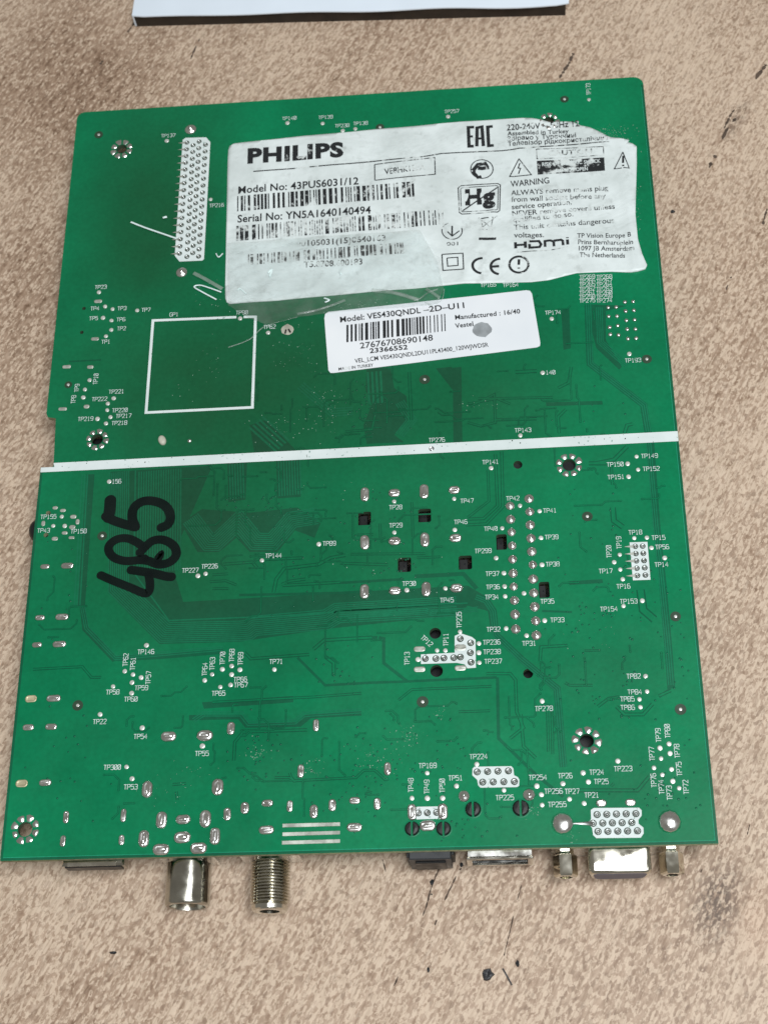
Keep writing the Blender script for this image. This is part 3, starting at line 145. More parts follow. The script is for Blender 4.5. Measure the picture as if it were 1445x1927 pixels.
def mask_material(name, base, tone_strength=1.0, rough=0.29):
    """green solder mask: uneven lacquer, broad darker olive patches"""
    m, nt, b = new_mat(name); v = coord(nt)
    n1 = noise(nt, v, 28, 4, 0.6); n2 = noise(nt, v, 900, 2)
    lo = tuple(c * 0.78 for c in base); hi = tuple(c * 1.20 for c in base)
    col = ramp(nt, n1, [(0.3, lo), (0.7, hi)])
    wob = noise(nt, v, 60, 3)
    total = None
    for x, y, rx, ry, st in TONES:
        k = math_n(nt, 'MULTIPLY', blob(nt, v, x, y, rx, ry, 0, 0.9), st)
        total = k if total is None else math_n(nt, 'MAXIMUM', total, k)
    tone = math_n(nt, 'MULTIPLY', total, math_n(nt, 'MULTIPLY_ADD', wob, 0.7, 0.65), clamp=True)
    tone = math_n(nt, 'MULTIPLY', tone, tone_strength)
    col = mix(nt, tone, col, (base[0] * 1.6 + 0.006, base[1] * 0.44, base[2] * 0.42))
    grain = ramp(nt, n2, [(0.25, 0.92), (0.75, 1.08)])
    col = mix(nt, 1.0, col, grain, 'MULTIPLY')
    nt.links.new(col, b.inputs['Base Color'])
    r = ramp(nt, noise(nt, v, 45, 4, 0.65), [(0.3, rough - 0.06), (0.72, rough + 0.16)])
    nt.links.new(r, b.inputs['Roughness']); b.inputs['Specular IOR Level'].default_value = 0.20
    weave = noise(nt, v, 1500, 2)
    bump(nt, b, weave, 0.12, 0.0001)
    return m
GREEN = (0.0025, 0.180, 0.075)
M = {}
M['lip'] = mask_material('solder_mask_lip_highlight', (0.02, 0.30, 0.17), 0.5, 0.2)  # paler green paints the highlight along the edge lip
M['mask'] = mask_material('solder_mask', GREEN)
M['zone'] = mask_material('solder_mask_on_laminate', (0.006, 0.108, 0.053), 0.75)
M['band'] = mask_material('solder_mask_on_gap', (0.004, 0.112, 0.054), 0.7)
M['gap'] = mask_material('solder_mask_in_clearance', (0.0025, 0.095, 0.046), 0.6)
M['trace'] = mask_material('solder_mask_on_trace', (0.006, 0.170, 0.082), 0.7)
M['via'] = mask_material('solder_mask_on_via', (0.004, 0.110, 0.055), 0.6, 0.22)
M['edge'] = simple('board_edge', (0.34, 0.36, 0.22), 0.8, 0, 0.35, 700)
M['bore'] = simple('hole_wall', (0.05, 0.09, 0.05), 0.7)
def silk_material():
    m, nt, b = new_mat('silkscreen_white'); v = coord(nt)
    col = ramp(nt, noise(nt, v, 90, 4, 0.6), [(0.3, (0.62, 0.71, 0.71)), (0.7, (0.74, 0.82, 0.83))])
    f = ramp(nt, math_n(nt, 'ADD', noise(nt, v, 1300, 2, 0.6), math_n(nt, 'MULTIPLY', noise(nt, v, 140, 2), 0.35)), [(0.85, 0.0), (0.90, 0.7)])
    nt.links.new(mix(nt, f, col, (0.05, 0.20, 0.13)), b.inputs['Base Color']); b.inputs['Roughness'].default_value = 0.55
    return m
M['silk'] = silk_material()
M['solder'] = simple('bright_solder', (0.78, 0.79, 0.78), 0.23, 1.0, 0.12, 900, bmp=0.15)
M['pad'] = simple('pad_solder', (0.80, 0.83, 0.80), 0.34, 0.55, 0.10, 900)
M['tin'] = simple('dull_tin', (0.50, 0.53, 0.53), 0.36, 1.0, 0.18, 700, bmp=0.2)
M['flat'] = simple('flat_tinned_pad', (0.50, 0.53, 0.48), 0.45, 0.6, 0.12, 800)
M['bare'] = simple('bare_pad', (0.55, 0.50, 0.33), 0.5, 0.5, 0.1, 800)
M['laminate'] = simple('bare_laminate', (0.020, 0.050, 0.026), 0.5, 0, 0.2, 500)
M['black'] = simple('black_plastic', (0.007, 0.008, 0.009), 0.45, 0, 0.2, 500)
M['grey_black'] = simple('dark_grey_plastic', (0.030, 0.034, 0.040), 0.45, 0, 0.15, 500)
M['cream'] = simple('cream_plastic', (0.50, 0.50, 0.42), 0.5, 0, 0.15, 300)
M['nickel'] = simple('nickel_plating', (0.62, 0.60, 0.53), 0.19, 1.0, 0.10, 500, bmp=0.06)
M['nickel_dark'] = simple('smoked_nickel', (0.46, 0.45, 0.40), 0.17, 1.0, 0.12, 400, bmp=0.05)
M['shiny'] = simple('polished_nickel', (0.66, 0.64, 0.56), 0.11, 1.0, 0.10, 400, bmp=0.04)
M['steel'] = simple('tinned_steel', (0.76, 0.77, 0.75), 0.24, 1.0, 0.12, 600, bmp=0.08)
M['blue'] = simple('blue_insert', (0.10, 0.10, 0.15), 0.5)
M['speck'] = simple('dried_residue', (0.26, 0.42, 0.33), 0.6)
M['boxwhite'] = simple('coated_white_card', (0.70, 0.79, 0.89), 0.5, 0, 0.03, 60)
M['boxshade'] = simple('brown_side_shade', (0.030, 0.021, 0.014), 0.9, 0, 0.3, 200)  # near-black brown, shade below the lid put into the colour
M['chip'] = simple('black_debris', (0.020, 0.021, 0.024), 0.55, 0, 0.4, 900, bmp=0.5)
M['crack'] = simple('grimy_crack', (0.085, 0.060, 0.044), 0.9, 0, 0.4, 400)

def paper_material():
    m, nt, b = new_mat('label_paper'); v = coord(nt)
    col = ramp(nt, noise(nt, v, 70, 5, 0.65), [(0.3, (0.58, 0.65, 0.65)), (0.62, (0.75, 0.83, 0.84))])
    dirt = ramp(nt, noise(nt, v, 260, 4, 0.7), [(0.56, 0.0), (0.82, 0.6)])
    col = mix(nt, dirt, col, (0.30, 0.33, 0.32))
    nt.links.new(col, b.inputs['Base Color']); b.inputs['Roughness'].default_value = 0.42
    wr = noise(nt, mapping(nt, v, 0.2, (1.7, 1, 1)), 55, 4, 0.6, 0.6)
    bump(nt, b, wr, 0.8, 0.0014); return m
M['paper'] = paper_material()
m_, nt_, b_ = new_mat('glossy_label_paper'); M['paper_small'] = m_
v_ = coord(nt_)
nt_.links.new(ramp(nt_, noise(nt_, v_, 60, 4), [(0.3, (0.74, 0.79, 0.84)), (0.7, (0.82, 0.86, 0.90))]), b_.inputs['Base Color']); b_.inputs['Roughness'].default_value = 0.38
def ink_material(name, lo, hi, scale=420):
    """printed ink rubbed off in flakes; where it is gone the paper shows"""
    m, nt, b = new_mat(name); v = coord(nt)
    k = noise(nt, v, scale, 3, 0.65, 0.4); k2 = noise(nt, v, 90, 2)
    t = math_n(nt, 'ADD', k, math_n(nt, 'MULTIPLY_ADD', k2, 0.5, -0.25))
    f = ramp(nt, t, [(lo, 0.0), (hi, 1.0)])
    nt.links.new(mix(nt, f, (0.012, 0.015, 0.018), (0.66, 0.72, 0.72)), b.inputs['Base Color']); b.inputs['Roughness'].default_value = 0.5
    return m
M['clean'] = ink_material('ink', 0.68, 0.80)
M['part'] = ink_material('ink_rubbed', 0.55, 0.66)
M['worn'] = ink_material('ink_worn', 0.44, 0.60, 520)
M['smudge'] = simple('grey_smudge', (0.30, 0.33, 0.35), 0.5, 0, 0.25, 300)
def marker_material():
    m, nt, b = new_mat('felt_pen_ink'); v = coord(nt)
    nt.links.new(ramp(nt, noise(nt, v, 120, 3), [(0.3, (0.003, 0.006, 0.006)), (0.7, (0.008, 0.013, 0.012))]), b.inputs['Base Color'])
    b.inputs['Roughness'].default_value = 0.6; b.inputs['Specular IOR Level'].default_value = 0.08
    a = ramp(nt, noise(nt, v, 70, 3), [(0.25, 0.80), (0.75, 0.97)]); nt.links.new(a, b.inputs['Alpha']); return m
M['marker'] = marker_material()
def film_material(name, haze, col, rough):
    m, nt, b = new_mat(name); v = coord(nt)
    out = nt.nodes['Material Output']; nt.nodes.remove(b)
    tr = nd(nt, 'ShaderNodeBsdfTransparent', Color=(0.97, 0.975, 0.97, 1)); df = nd(nt, 'ShaderNodeBsdfDiffuse', Color=tuple(col) + (1,)); gl = nd(nt, 'ShaderNodeBsdfGlossy', Roughness=rough)
    bm_ = nd(nt, 'ShaderNodeBump', Strength=1.0, Distance=0.0013); nt.links.new(noise(nt, v, 90, 3, 0.6, 0.8), bm_.inputs['Height'])
    for n in (df, gl): nt.links.new(bm_.outputs['Normal'], n.inputs['Normal'])
    m1 = nt.nodes.new('ShaderNodeMixShader'); m2 = nt.nodes.new('ShaderNodeMixShader')
    nt.links.new(ramp(nt, noise(nt, v, 110, 4, 0.6), [(0.3, haze * 0.4), (0.7, haze * 1.6)]), m1.inputs[0]); nt.links.new(tr.outputs[0], m1.inputs[1]); nt.links.new(df.outputs[0], m1.inputs[2])
    fr = nd(nt, 'ShaderNodeFresnel', IOR=1.4); nt.links.new(bm_.outputs['Normal'], fr.inputs['Normal'])
    nt.links.new(fr.outputs[0], m2.inputs[0]); nt.links.new(m1.outputs[0], m2.inputs[1]); nt.links.new(gl.outputs[0], m2.inputs[2])
    nt.links.new(m2.outputs[0], out.inputs['Surface']); return m
M['film'] = film_material('clear_tape', 0.10, (0.56, 0.60, 0.58), 0.09)
M['crease'] = film_material('tape_crease', 0.22, (0.70, 0.80, 0.76), 0.15)
M['crease_glint'] = simple('tape_glint_white', (0.72, 0.86, 0.86), 0.25, 0, 0.1, 300)  # opaque white stands in for glints on the folded tape

def table_material():
    m, nt, b = new_mat('speckled_laminate'); v = coord(nt)
    d = mapping(nt, v, math.radians(60), (1.5, 0.85, 1.0))
    f1 = noise(nt, d, 1120, 4, 0.6, 0.5); f2 = noise(nt, d, 560, 4, 0.6, 0.3); f3 = noise(nt, v, 1500, 2, 0.6)
    vo = nd(nt, 'ShaderNodeTexVoronoi', Scale=1150.0, Randomness=1.0); nt.links.new(d, vo.inputs['Vector'])
    sep = nt.nodes.new('ShaderNodeSeparateColor'); nt.links.new(vo.outputs['Color'], sep.inputs[0])
    cl = noise(nt, mapping(nt, v, math.radians(60), (2.2, 0.8, 1)), 18, 4, 0.6)
    soil = None
    for key, ang, amt in (('soil1', 0.3, 0.13), ('soil2', 0, 0.10), ('soil3', 0, 0.05), ('soil4', 0, 0.06), ('soil5', 0, 0.06)):
        k = math_n(nt, 'MULTIPLY', blob(nt, v, *STAINS[key], ang, 0.8), amt); soil = k if soil is None else math_n(nt, 'ADD', soil, k)
    shift = math_n(nt, 'SUBTRACT', math_n(nt, 'MULTIPLY_ADD', cl, 0.40, -0.19), soil)
    # tan ground, darker patches in it, pale angular flecks on top
    t = math_n(nt, 'ADD', math_n(nt, 'MULTIPLY_ADD', f2, 0.8, 0.1), shift)
    col = ramp(nt, t, [(0.24, (0.18, 0.112, 0.072)), (0.40, (0.37, 0.262, 0.188)), (0.54, (0.48, 0.362, 0.272)), (0.68, (0.56, 0.44, 0.342))])
    g = math_n(nt, 'ADD', math_n(nt, 'MULTIPLY', f1, 0.66), math_n(nt, 'MULTIPLY', sep.outputs[0], 0.22)); g = math_n(nt, 'ADD', g, math_n(nt, 'MULTIPLY', f3, 0.12))
    g = math_n(nt, 'ADD', g, math_n(nt, 'MULTIPLY', shift, 0.6))
    col = mix(nt, ramp(nt, g, [(0.484, 0.0), (0.528, 0.78)]), col, mix(nt, f2, (0.61, 0.478, 0.360), (0.72, 0.595, 0.470)))
    dk = math_n(nt, 'ADD', math_n(nt, 'MULTIPLY', sep.outputs[2], 0.5), math_n(nt, 'MULTIPLY', f1, -0.5))
    col = mix(nt, ramp(nt, dk, [(0.17, 0.0), (0.24, 0.45)]), col, (0.25, 0.175, 0.125))
    burn = math_n(nt, 'ADD', blob(nt, v, STAINS['burn'][0], STAINS['burn'][1], STAINS['burn'][2] * 1.4, STAINS['burn'][3] * 1.25, -0.35, 0.95), math_n(nt, 'MULTIPLY', blob(nt, v, *STAINS['scuff'], -0.5, 0.8), 0.6))
    bf = math_n(nt, 'MULTIPLY', burn, ramp(nt, math_n(nt, 'ADD', f1, math_n(nt, 'MULTIPLY', sep.outputs[1], 0.2)), [(0.56, 1.0), (0.68, 0.12)]), clamp=True)
    col = mix(nt, math_n(nt, 'MULTIPLY', bf, 0.7), col, (0.060, 0.043, 0.036))
    red = math_n(nt, 'MULTIPLY', blob(nt, v, *STAINS['red'], 0, 0.95), 0.13)
    col = mix(nt, red, col, (0.60, 0.33, 0.20))
    st = noise(nt, mapping(nt, v, math.radians(62), (1 / 110, 1 / 1500, 1)), 1.0, 3, 0.6)
    col = mix(nt, 1.0, col, ramp(nt, st, [(0.28, (0.72, 0.68, 0.64)), (0.52, (1.0, 1.0, 1.0)), (0.75, (1.08, 1.07, 1.06))]), 'MULTIPLY')
    # fine scratches along the grain
    sc = noise(nt, mapping(nt, v, math.radians(62), (1 / 30, 1 / 900, 1)), 1.0, 2)
    col = mix(nt, ramp(nt, sc, [(0.66, 0.0), (0.76, 0.16)]), col, (0.70, 0.60, 0.50))
    nt.links.new(col, b.inputs['Base Color'])
    nt.links.new(ramp(nt, f2, [(0.3, 0.40), (0.7, 0.56)]), b.inputs['Roughness']); b.inputs['Specular IOR Level'].default_value = 0.3
    bump(nt, b, f1, 0.10, 0.0003); return m
M['table'] = table_material()

# ---------------------------------------------------------------- mesh helpers
def link(name, me, mat=None, parent=None, loc=None):
    o = bpy.data.objects.new(name, me); C.objects.link(o)
    if mat is not None and me is not None and not me.materials: me.materials.append(M[mat])
    if parent is not None: o.parent = parent
    if loc is not None: o.location = Vector(loc) * S
    return o
def mesh(name, verts, faces, smooth=False):
    me = bpy.data.meshes.new(name); me.from_pydata([tuple(c * S for c in v) for v in verts], [], faces); me.update()
    if smooth:
        me.polygons.foreach_set('use_smooth', [True] * len(me.polygons))
        if smooth == 'sharp': me.set_sharp_from_angle(angle=math.radians(32))
    return me
def from_bm(name, bm, smooth=False):
    me = bpy.data.meshes.new(name); bm.to_mesh(me); bm.free()
    if smooth: me.polygons.foreach_set('use_smooth', [True] * len(me.polygons))
    return me
class Soup:
    def __init__(s): s.v = []; s.f = []
    def add(s, verts, faces):
        n = len(s.v); s.v += verts; s.f += [tuple(i + n for i in f) for f in faces]
    def mesh(s, name, smooth=False): return mesh(name, s.v, s.f, smooth)
def offsets(path, d):
    """polyline moved sideways by d (left positive), mitred"""
    out = []; n = len(path)
    for i, (x, y) in enumerate(path):
        ds = []
        if i > 0: ds.append((x - path[i - 1][0], y - path[i - 1][1]))
        if i < n - 1: ds.append((path[i + 1][0] - x, path[i + 1][1] - y))
        ns = []
        for a, b in ds:
            l = math.hypot(a, b) or 1e-9; ns.append((-b / l, a / l))
        mx = sum(a for a, b in ns) / len(ns); my = sum(b for a, b in ns) / len(ns); l2 = max(mx * mx + my * my, 0.25)
        out.append((x + mx / l2 * d, y + my / l2 * d))
    return out
def ribbon(path, width, z, h=0.0, zf=None):
    """flat strip; h > 0 gives it standing sides; zf(x, y) lays it on a curved sheet"""
    a = offsets(path, width / 2); b = offsets(path, -width / 2); n = len(path); g = zf or (lambda x, y: 0)
    v = [(x, y, z + g(x, y)) for x, y in a] + [(x, y, z + g(x, y)) for x, y in b]
    f = [(i, n + i, n + i + 1, i + 1) for i in range(n - 1)]
    if h:
        v += [(x, y, z + g(x, y) - h) for x, y in a] + [(x, y, z + g(x, y) - h) for x, y in b]
        f += [(2 * n + i, i, i + 1, 2 * n + i + 1) for i in range(n - 1)] + [(n + i, 3 * n + i, 3 * n + i + 1, n + i + 1) for i in range(n - 1)]
        f += [(0, 2 * n, 3 * n, n), (n - 1, 2 * n - 1, 4 * n - 1, 3 * n - 1)]
    return v, f
def smooth_path(p, k=6):
    out = []
    for i in range(len(p) - 1):
        p0 = p[max(i - 1, 0)]; p1 = p[i]; p2 = p[i + 1]; p3 = p[min(i + 2, len(p) - 1)]
        for j in range(k):
            t = j / k
            out.append(tuple(0.5 * (2 * b + (c - a) * t + (2 * a - 5 * b + 4 * c - d) * t * t + (3 * b - a - 3 * c + d) * t ** 3) for a, b, c, d in zip(p0, p1, p2, p3)))
    return out + [tuple(p[-1])]
def circle(x, y, r, n=24, ry=None): return [(x + r * math.cos(2 * math.pi * i / n), y + (ry or r) * math.sin(2 * math.pi * i / n)) for i in range(n)]
def stadium(x, y, w, h, n=6):
    r = min(w, h) / 2; ax = w / 2 - r; ay = h / 2 - r; out = []
    for cx, cy, a0 in ((ax, ay, 0), (-ax, ay, 90), (-ax, -ay, 180), (ax, -ay, 270)):
        for i in range(n + 1):
            a = math.radians(a0 + 90 * i / n); out.append((x + cx + r * math.cos(a), y + cy + r * math.sin(a)))
    return out
def area2(p): return sum(p[i][0] * p[(i + 1) % len(p)][1] - p[(i + 1) % len(p)][0] * p[i][1] for i in range(len(p))) / 2
def curve_mesh(name, loops, extrude):
    """filled flat outline with holes, from a 2D curve"""
    cu = bpy.data.curves.new(name, 'CURVE'); cu.dimensions = '2D'; cu.fill_mode = 'BOTH'; cu.extrude = extrude * S / 2
    for lp in loops:
        sp = cu.splines.new('POLY'); sp.points.add(len(lp) - 1); sp.use_cyclic_u = True
        for p, (x, y) in zip(sp.points, lp): p.co = (x * S, y * S, 0, 1)
    o = bpy.data.objects.new(name, cu); C.objects.link(o); dg = bpy.context.evaluated_depsgraph_get()
    me = bpy.data.meshes.new_from_object(o.evaluated_get(dg)); bpy.data.objects.remove(o); bpy.data.curves.remove(cu)
    me.materials.clear(); return me
def poly_mesh(name, poly, z, h=0.0, cut=None, zf=None):
    """flat polygon sheet with standing rim; cut = grid pitch for sheets that bend"""
    bm = bmesh.new()
    if area2(poly) < 0: poly = poly[::-1]
    vs = [bm.verts.new((x, y, 0)) for x, y in poly]; bm.faces.new(vs)
    if cut:
        xs = [p[0] for p in poly]; ys = [p[1] for p in poly]
        for lo, hi, no in ((min(xs), max(xs), (1, 0, 0)), (min(ys), max(ys), (0, 1, 0))):
            q = lo + cut
            while q < hi:
                bmesh.ops.bisect_plane(bm, geom=bm.verts[:] + bm.edges[:] + bm.faces[:], plane_co=(q * no[0], q * no[1], 0), plane_no=no); q += cut
    bm.normal_update(); bmesh.ops.triangulate(bm, faces=bm.faces[:], ngon_method='EAR_CLIP')
    if h:
        be = [e for e in bm.edges if e.is_boundary]
        r = bmesh.ops.extrude_edge_only(bm, edges=be); low = {v for v in r['geom'] if isinstance(v, bmesh.types.BMVert)}
    else: low = set()
    for v in bm.verts:
        g = zf(v.co.x, v.co.y) if zf else 0
        v.co.z = z + (g if v not in low else 0) - (h if v in low else 0)
        v.co *= S
    bmesh.ops.recalc_face_normals(bm, faces=bm.faces[:])
    return from_bm(name, bm)
def box_into(s, x0, x1, y0, y1, z0, z1, bev=0.0):
    b = bev
    def ring(z, i): return [(x0 + i, y0 + i, z), (x1 - i, y0 + i, z), (x1 - i, y1 - i, z), (x0 + i, y1 - i, z)]
    lv = [ring(z0, b), ring(z0 + b, 0), ring(z1 - b, 0), ring(z1, b)] if b else [ring(z0, 0), ring(z1, 0)]
    v = [p for r in lv for p in r]; f = [(3, 2, 1, 0), tuple(range(len(v) - 4, len(v)))]
    for k in range(len(lv) - 1):
        for i in range(4): f.append((k * 4 + i, k * 4 + (i + 1) % 4, k * 4 + 4 + (i + 1) % 4, k * 4 + 4 + i))
    s.add(v, f)
def lathe(profile, n, axis, cx, cy, cz):
    """profile [(distance along axis, radius)]; axis 'y-' points to the viewer, 'x-' to the left, 'z' up"""
    v = []; f = []
    for d, r in profile:
        for i in range(n):
            a = 2 * math.pi * i / n; c, s_ = r * math.cos(a), r * math.sin(a)
            v.append({'y-': (cx + c, cy - d, cz + s_), 'x-': (cx - d, cy + c, cz + s_), 'z': (cx + c, cy + s_, cz + d)}[axis])
    for k in range(len(profile) - 1):
        for i in range(n): f.append((k * n + i, k * n + (i + 1) % n, (k + 1) * n + (i + 1) % n, (k + 1) * n + i))
    return v, f
def prop(o, label=None, cat=None, group=None, kind=None):
    if label: o['label'] = label
    if cat: o['category'] = cat
    if group: o['group'] = group
    if kind: o['kind'] = kind
    return o

# ---------------------------------------------------------------- setting
TW, TD = 420, 420
top = link('table_top', mesh('table_top', [(-TW, -TD, 0), (TW, -TD, 0), (TW, TD, 0), (-TW, TD, 0), (-TW, -TD, -25), (TW, -TD, -25), (TW, TD, -25), (-TW, TD, -25)], [(0, 1, 2, 3), (4, 7, 6, 5), (0, 4, 5, 1), (1, 5, 6, 2), (2, 6, 7, 3), (3, 7, 4, 0)]), 'table')
prop(top, kind='structure')
for path, wd, fill in CRACKS:                       # broken dark cracks along the grain of the table
    so = Soup(); q = smooth_path(path, 10); i = 0
    while i < len(q) - 2:
        run = rng.randint(2, 6); seg = q[i:i + run + 1]; i += run
        if rng.random() > fill or len(seg) < 2: continue
        seg = [(x + rng.uniform(-.12, .12) * wd, y + rng.uniform(-.12, .12) * wd) for x, y in seg]
        L = offsets(seg, 1); R_ = offsets(seg, -1); n = len(seg); wv = [wd * rng.uniform(.30, .72) * (0.3 if k in (0, n - 1) else 1) for k in range(n)]
        v = [(x + (a - x) * w_, y + (b - y) * w_, 0.03) for (x, y), (a, b), w_ in zip(seg, L, wv)] + [(x + (a - x) * w_, y + (b - y) * w_, 0.03) for (x, y), (a, b), w_ in zip(seg, R_, wv)]
        so.add(v, [(k, n + k, n + k + 1, k + 1) for k in range(n - 1)])
    if so.f: link('crack', so.mesh('crack'), 'crack', top)

# white flat box at the far edge
bx = bpy.data.objects.new('white_box', None); C.objects.link(bx); bx.location = Vector((-2, 188.9, 0)) * S; bx.rotation_euler.z = math.radians(-3.1)
prop(bx, 'white flat box with sides painted dark as shade lying at the top edge of the picture', 'box')
n = 36; v = []
for k in range(n + 1):
    x = -70 + 140 * k / n; yy = -33.3 + 0.35 * math.sin(k * 0.55) * (0.4 + k / n) + (0.5 if k in (0, n) else 0)
    for y, z in ((yy, 4.7), (yy - 0.12, 5.1), (yy + 0.15, 5.4), (40, 5.4)): v.append((x, y, z))
f = [(k * 4 + j, (k + 1) * 4 + j, (k + 1) * 4 + j + 1, k * 4 + j + 1) for k in range(n) for j in range(3)]
link('lid', mesh('lid', v, f, True), 'boxwhite', bx)
s = Soup(); box_into(s, -69.6, 69.0, -32.6, 40, 0, 4.68); link('body', s.mesh('body'), 'boxshade', bx)
s = Soup(); box_into(s, -70.1, -69.61, -32.9, 40, 0.5, 5.3); link('side_flap', s.mesh('side_flap'), 'boxwhite', bx)

# loose debris on the table
chip_names = ['small black chip of debris on the crack below the black audio socket', 'largest black flake of debris on the bare table below the board', 'small black chip right of the largest black flake', 'small black chip left of the largest black flake below the crack', 'dark flat chip on the table below the coaxial socket at left', 'small dark chip on the table beside the right edge of the white label', 'black crumb on the crack just below the metal socket', 'tiny black crumb below the chip on the crack']
for (x, y, wd, ht, seed), lab in zip(CHIPS, chip_names):
    r = random.Random(seed); n = 11; rim = [(wd / 2 * (0.72 + 0.4 * r.random()) * math.cos(2 * math.pi * k / n), ht / 2 * (0.72 + 0.4 * r.random()) * math.sin(2 * math.pi * k / n)) for k in range(n)]
    h = 0.35 + 0.12 * min(wd, ht)
    v = [(a, b, 0.01) for a, b in rim] + [(a * .85, b * .85, h * r.uniform(.6, 1)) for a, b in rim] + [(a * .4, b * .4, h * r.uniform(.5, 1.0)) for a, b in rim] + [(0, 0, h * .8)]
    f = [(k, (k + 1) % n, n + (k + 1) % n, n + k) for k in range(n)] + [(n + k, n + (k + 1) % n, 2 * n + (k + 1) % n, 2 * n + k) for k in range(n)] + [(2 * n + k, 2 * n + (k + 1) % n, 3 * n) for k in range(n)]
    prop(link('debris_chip', mesh('debris_chip', v, f), 'chip', loc=(x, y, 0)), lab, 'debris', 'loose debris on the table')
x, y = SLIVER[0]
v, f = ribbon([(a - x, b - y) for a, b in SLIVER], 0.35, 0.35, 0.33)
prop(link('debris_sliver', mesh('debris_sliver', v, f), 'chip', loc=(x, y, 0)), 'thin dark sliver lying right of the largest black flake', 'debris', 'loose debris on the table')

# ---------------------------------------------------------------- the circuit board
pcb = bpy.data.objects.new('circuit_board', None); C.objects.link(pcb)
prop(pcb, 'green circuit board lying component side down with a white printed label and marker digits', 'circuit board')
hw, hh = BOARD_W / 2, BOARD_H / 2
def corner(cx, cy, r, a0): return [(cx + r * math.cos(math.radians(a0 + 15 * i)), cy + r * math.sin(math.radians(a0 + 15 * i))) for i in range(7)]
outline = [(-hw, -hh), (hw, -hh)] + corner(hw - 2.9, hh - 2.9, 2.9, 0) + corner(-hw + 2.4, hh - 2.4, 2.4, 90) + [(-hw, NOTCH[0][1] + 1.2), (-hw + .5, NOTCH[0][1])] + [(NOTCH[1][0], NOTCH[1][1]), (NOTCH[2][0], NOTCH[2][1] + .3), (NOTCH[2][0] - .3, NOTCH[2][1]), (-hw, NOTCH[2][1])]
loops = [outline] + [circle(x, y, r, 28) for x, y, r, R_ in MOUNTS] + [circle(x, y, r, 18) for x, y, r in HOLES]
for x, y, wd, ht in SLOTS: loops.append([(x - wd / 2, y - ht / 2), (x + wd / 2 - .3, y - ht / 2), (x + wd / 2, y - ht / 2 + .4), (x + wd / 2, y + ht / 2 - .3), (x + wd / 2 - .3, y + ht / 2), (x - wd / 2 + .5, y + ht / 2), (x - wd / 2, y + ht / 2 - .4)])
me = curve_mesh('substrate', loops, THICK)
for k in ('mask', 'edge', 'bore'): me.materials.append(M[k])
for p in me.polygons:
    if abs(p.normal.z) < 0.5:
        cx, cy = p.center.x / S, p.center.y / S
        p.material_index = 1 if (abs(cx) > hw - 5 or abs(cy) > hh - 4) and not any(math.hypot(cx - m[0], cy - m[1]) < m[2] + 1 for m in MOUNTS) else 2
link('substrate', me, None, pcb, (0, 0, TOP - THICK / 2))
ZB = TOP
for pth in ([(-hw + .02, -hh + .36), (hw - .02, -hh + .36)], [(hw - .36, -hh + .75), (hw - .36, hh - 3)], [(-hw + .3, -hh + .75), (-hw + .3, NOTCH[2][1] - 1)]):
    v, f = ribbon(pth, .68, ZB + .006); link('border_strip', mesh('border_strip', v, f), 'zone', pcb)
# raised copper lip along the lower and right edge
v, f = ribbon([(-hw + 0.75, -hh + 0.75), (hw - 0.75, -hh + 0.75), (hw - 0.75, hh - 4)], 0.16, ZB + 0.07, 0.07)
link('copper_lip', mesh('copper_lip', v, f), 'lip', pcb)
# bare laminate zones, gaps and traces under the lacquer
zc = [ZB + 0.010]
def nz(step=0.0003): zc[0] += step; return zc[0]
for poly in ZONES:
    link('laminate_zone', poly_mesh('laminate_zone', poly, nz()), 'zone', pcb)
for path, wd in BANDS:
    v, f = ribbon(path, wd, nz()); link('laminate_band', mesh('laminate_band', v, f), 'band', pcb)
for path, n, sp, sg in BUNDLES:
    so = Soup()
    for k in range(n):
        v, f = ribbon(offsets(path, k * sp), sp * 0.5, zc[0] + 0.006 + k * 0.0001, 0.006); so.add(v, f)
    nz(0.0006)
    prop(link('trace_bundle', so.mesh('trace_bundle'), 'trace', pcb), kind='stuff')
for path, wd in TRACES:
    v, f = ribbon(path, wd + 0.30, nz()); o = link('trace_gap', mesh('trace_gap', v, f), 'gap', pcb)
    v, f = ribbon(path, wd * 0.78, nz() + 0.006, 0.006); link('trace', mesh('trace', v, f), 'mask', pcb)
TRR = random.Random(77); gapS = Soup(); lineS = Soup(); zz = zc[0]
for cx, cy, rx, ry, n in FINE:
    for _ in range(n):
        x, y = cx + TRR.uniform(-1, 1) * rx, cy + TRR.uniform(-1, 1) * ry; ang = TRR.choice((0, 90, 180, 270)); pth = [(x, y)]
        for k in range(TRR.randint(1, 4)):
            L = TRR.choice((.8, 1.5, 2.5, 4, 7)) if ang % 90 == 0 else TRR.choice((.6, 1.2, 2.0)); x += L * math.cos(math.radians(ang)); y += L * math.sin(math.radians(ang)); pth.append((x, y)); ang += TRR.choice((-45, 45))
        if any(abs(a) > hw - 3 or abs(b) > hh - 3 for a, b in pth): continue
        wd = TRR.choice((.12, .16, .2)); zz += .00002
        v, f = ribbon(pth, wd + .26, zz); gapS.add(v, f); v, f = ribbon(pth, wd, zz + .006); lineS.add(v, f)
        for ex, ey in (pth[0], pth[-1]):
            gapS.add([(a, b, zz + .00001) for a, b in circle(ex, ey, .30, 8)], [tuple(range(8))]); lineS.add([(a, b, zz + .0065) for a, b in circle(ex, ey, .18, 8)], [tuple(range(8))])
prop(link('fine_trace_gaps', gapS.mesh('fine_trace_gaps'), 'gap', pcb), kind='stuff'); prop(link('fine_traces', lineS.mesh('fine_traces'), 'mask', pcb), kind='stuff')
zc[0] = zz + 0.008
assert zc[0] < ZB + .097
so = Soup(); VR = random.Random(12)
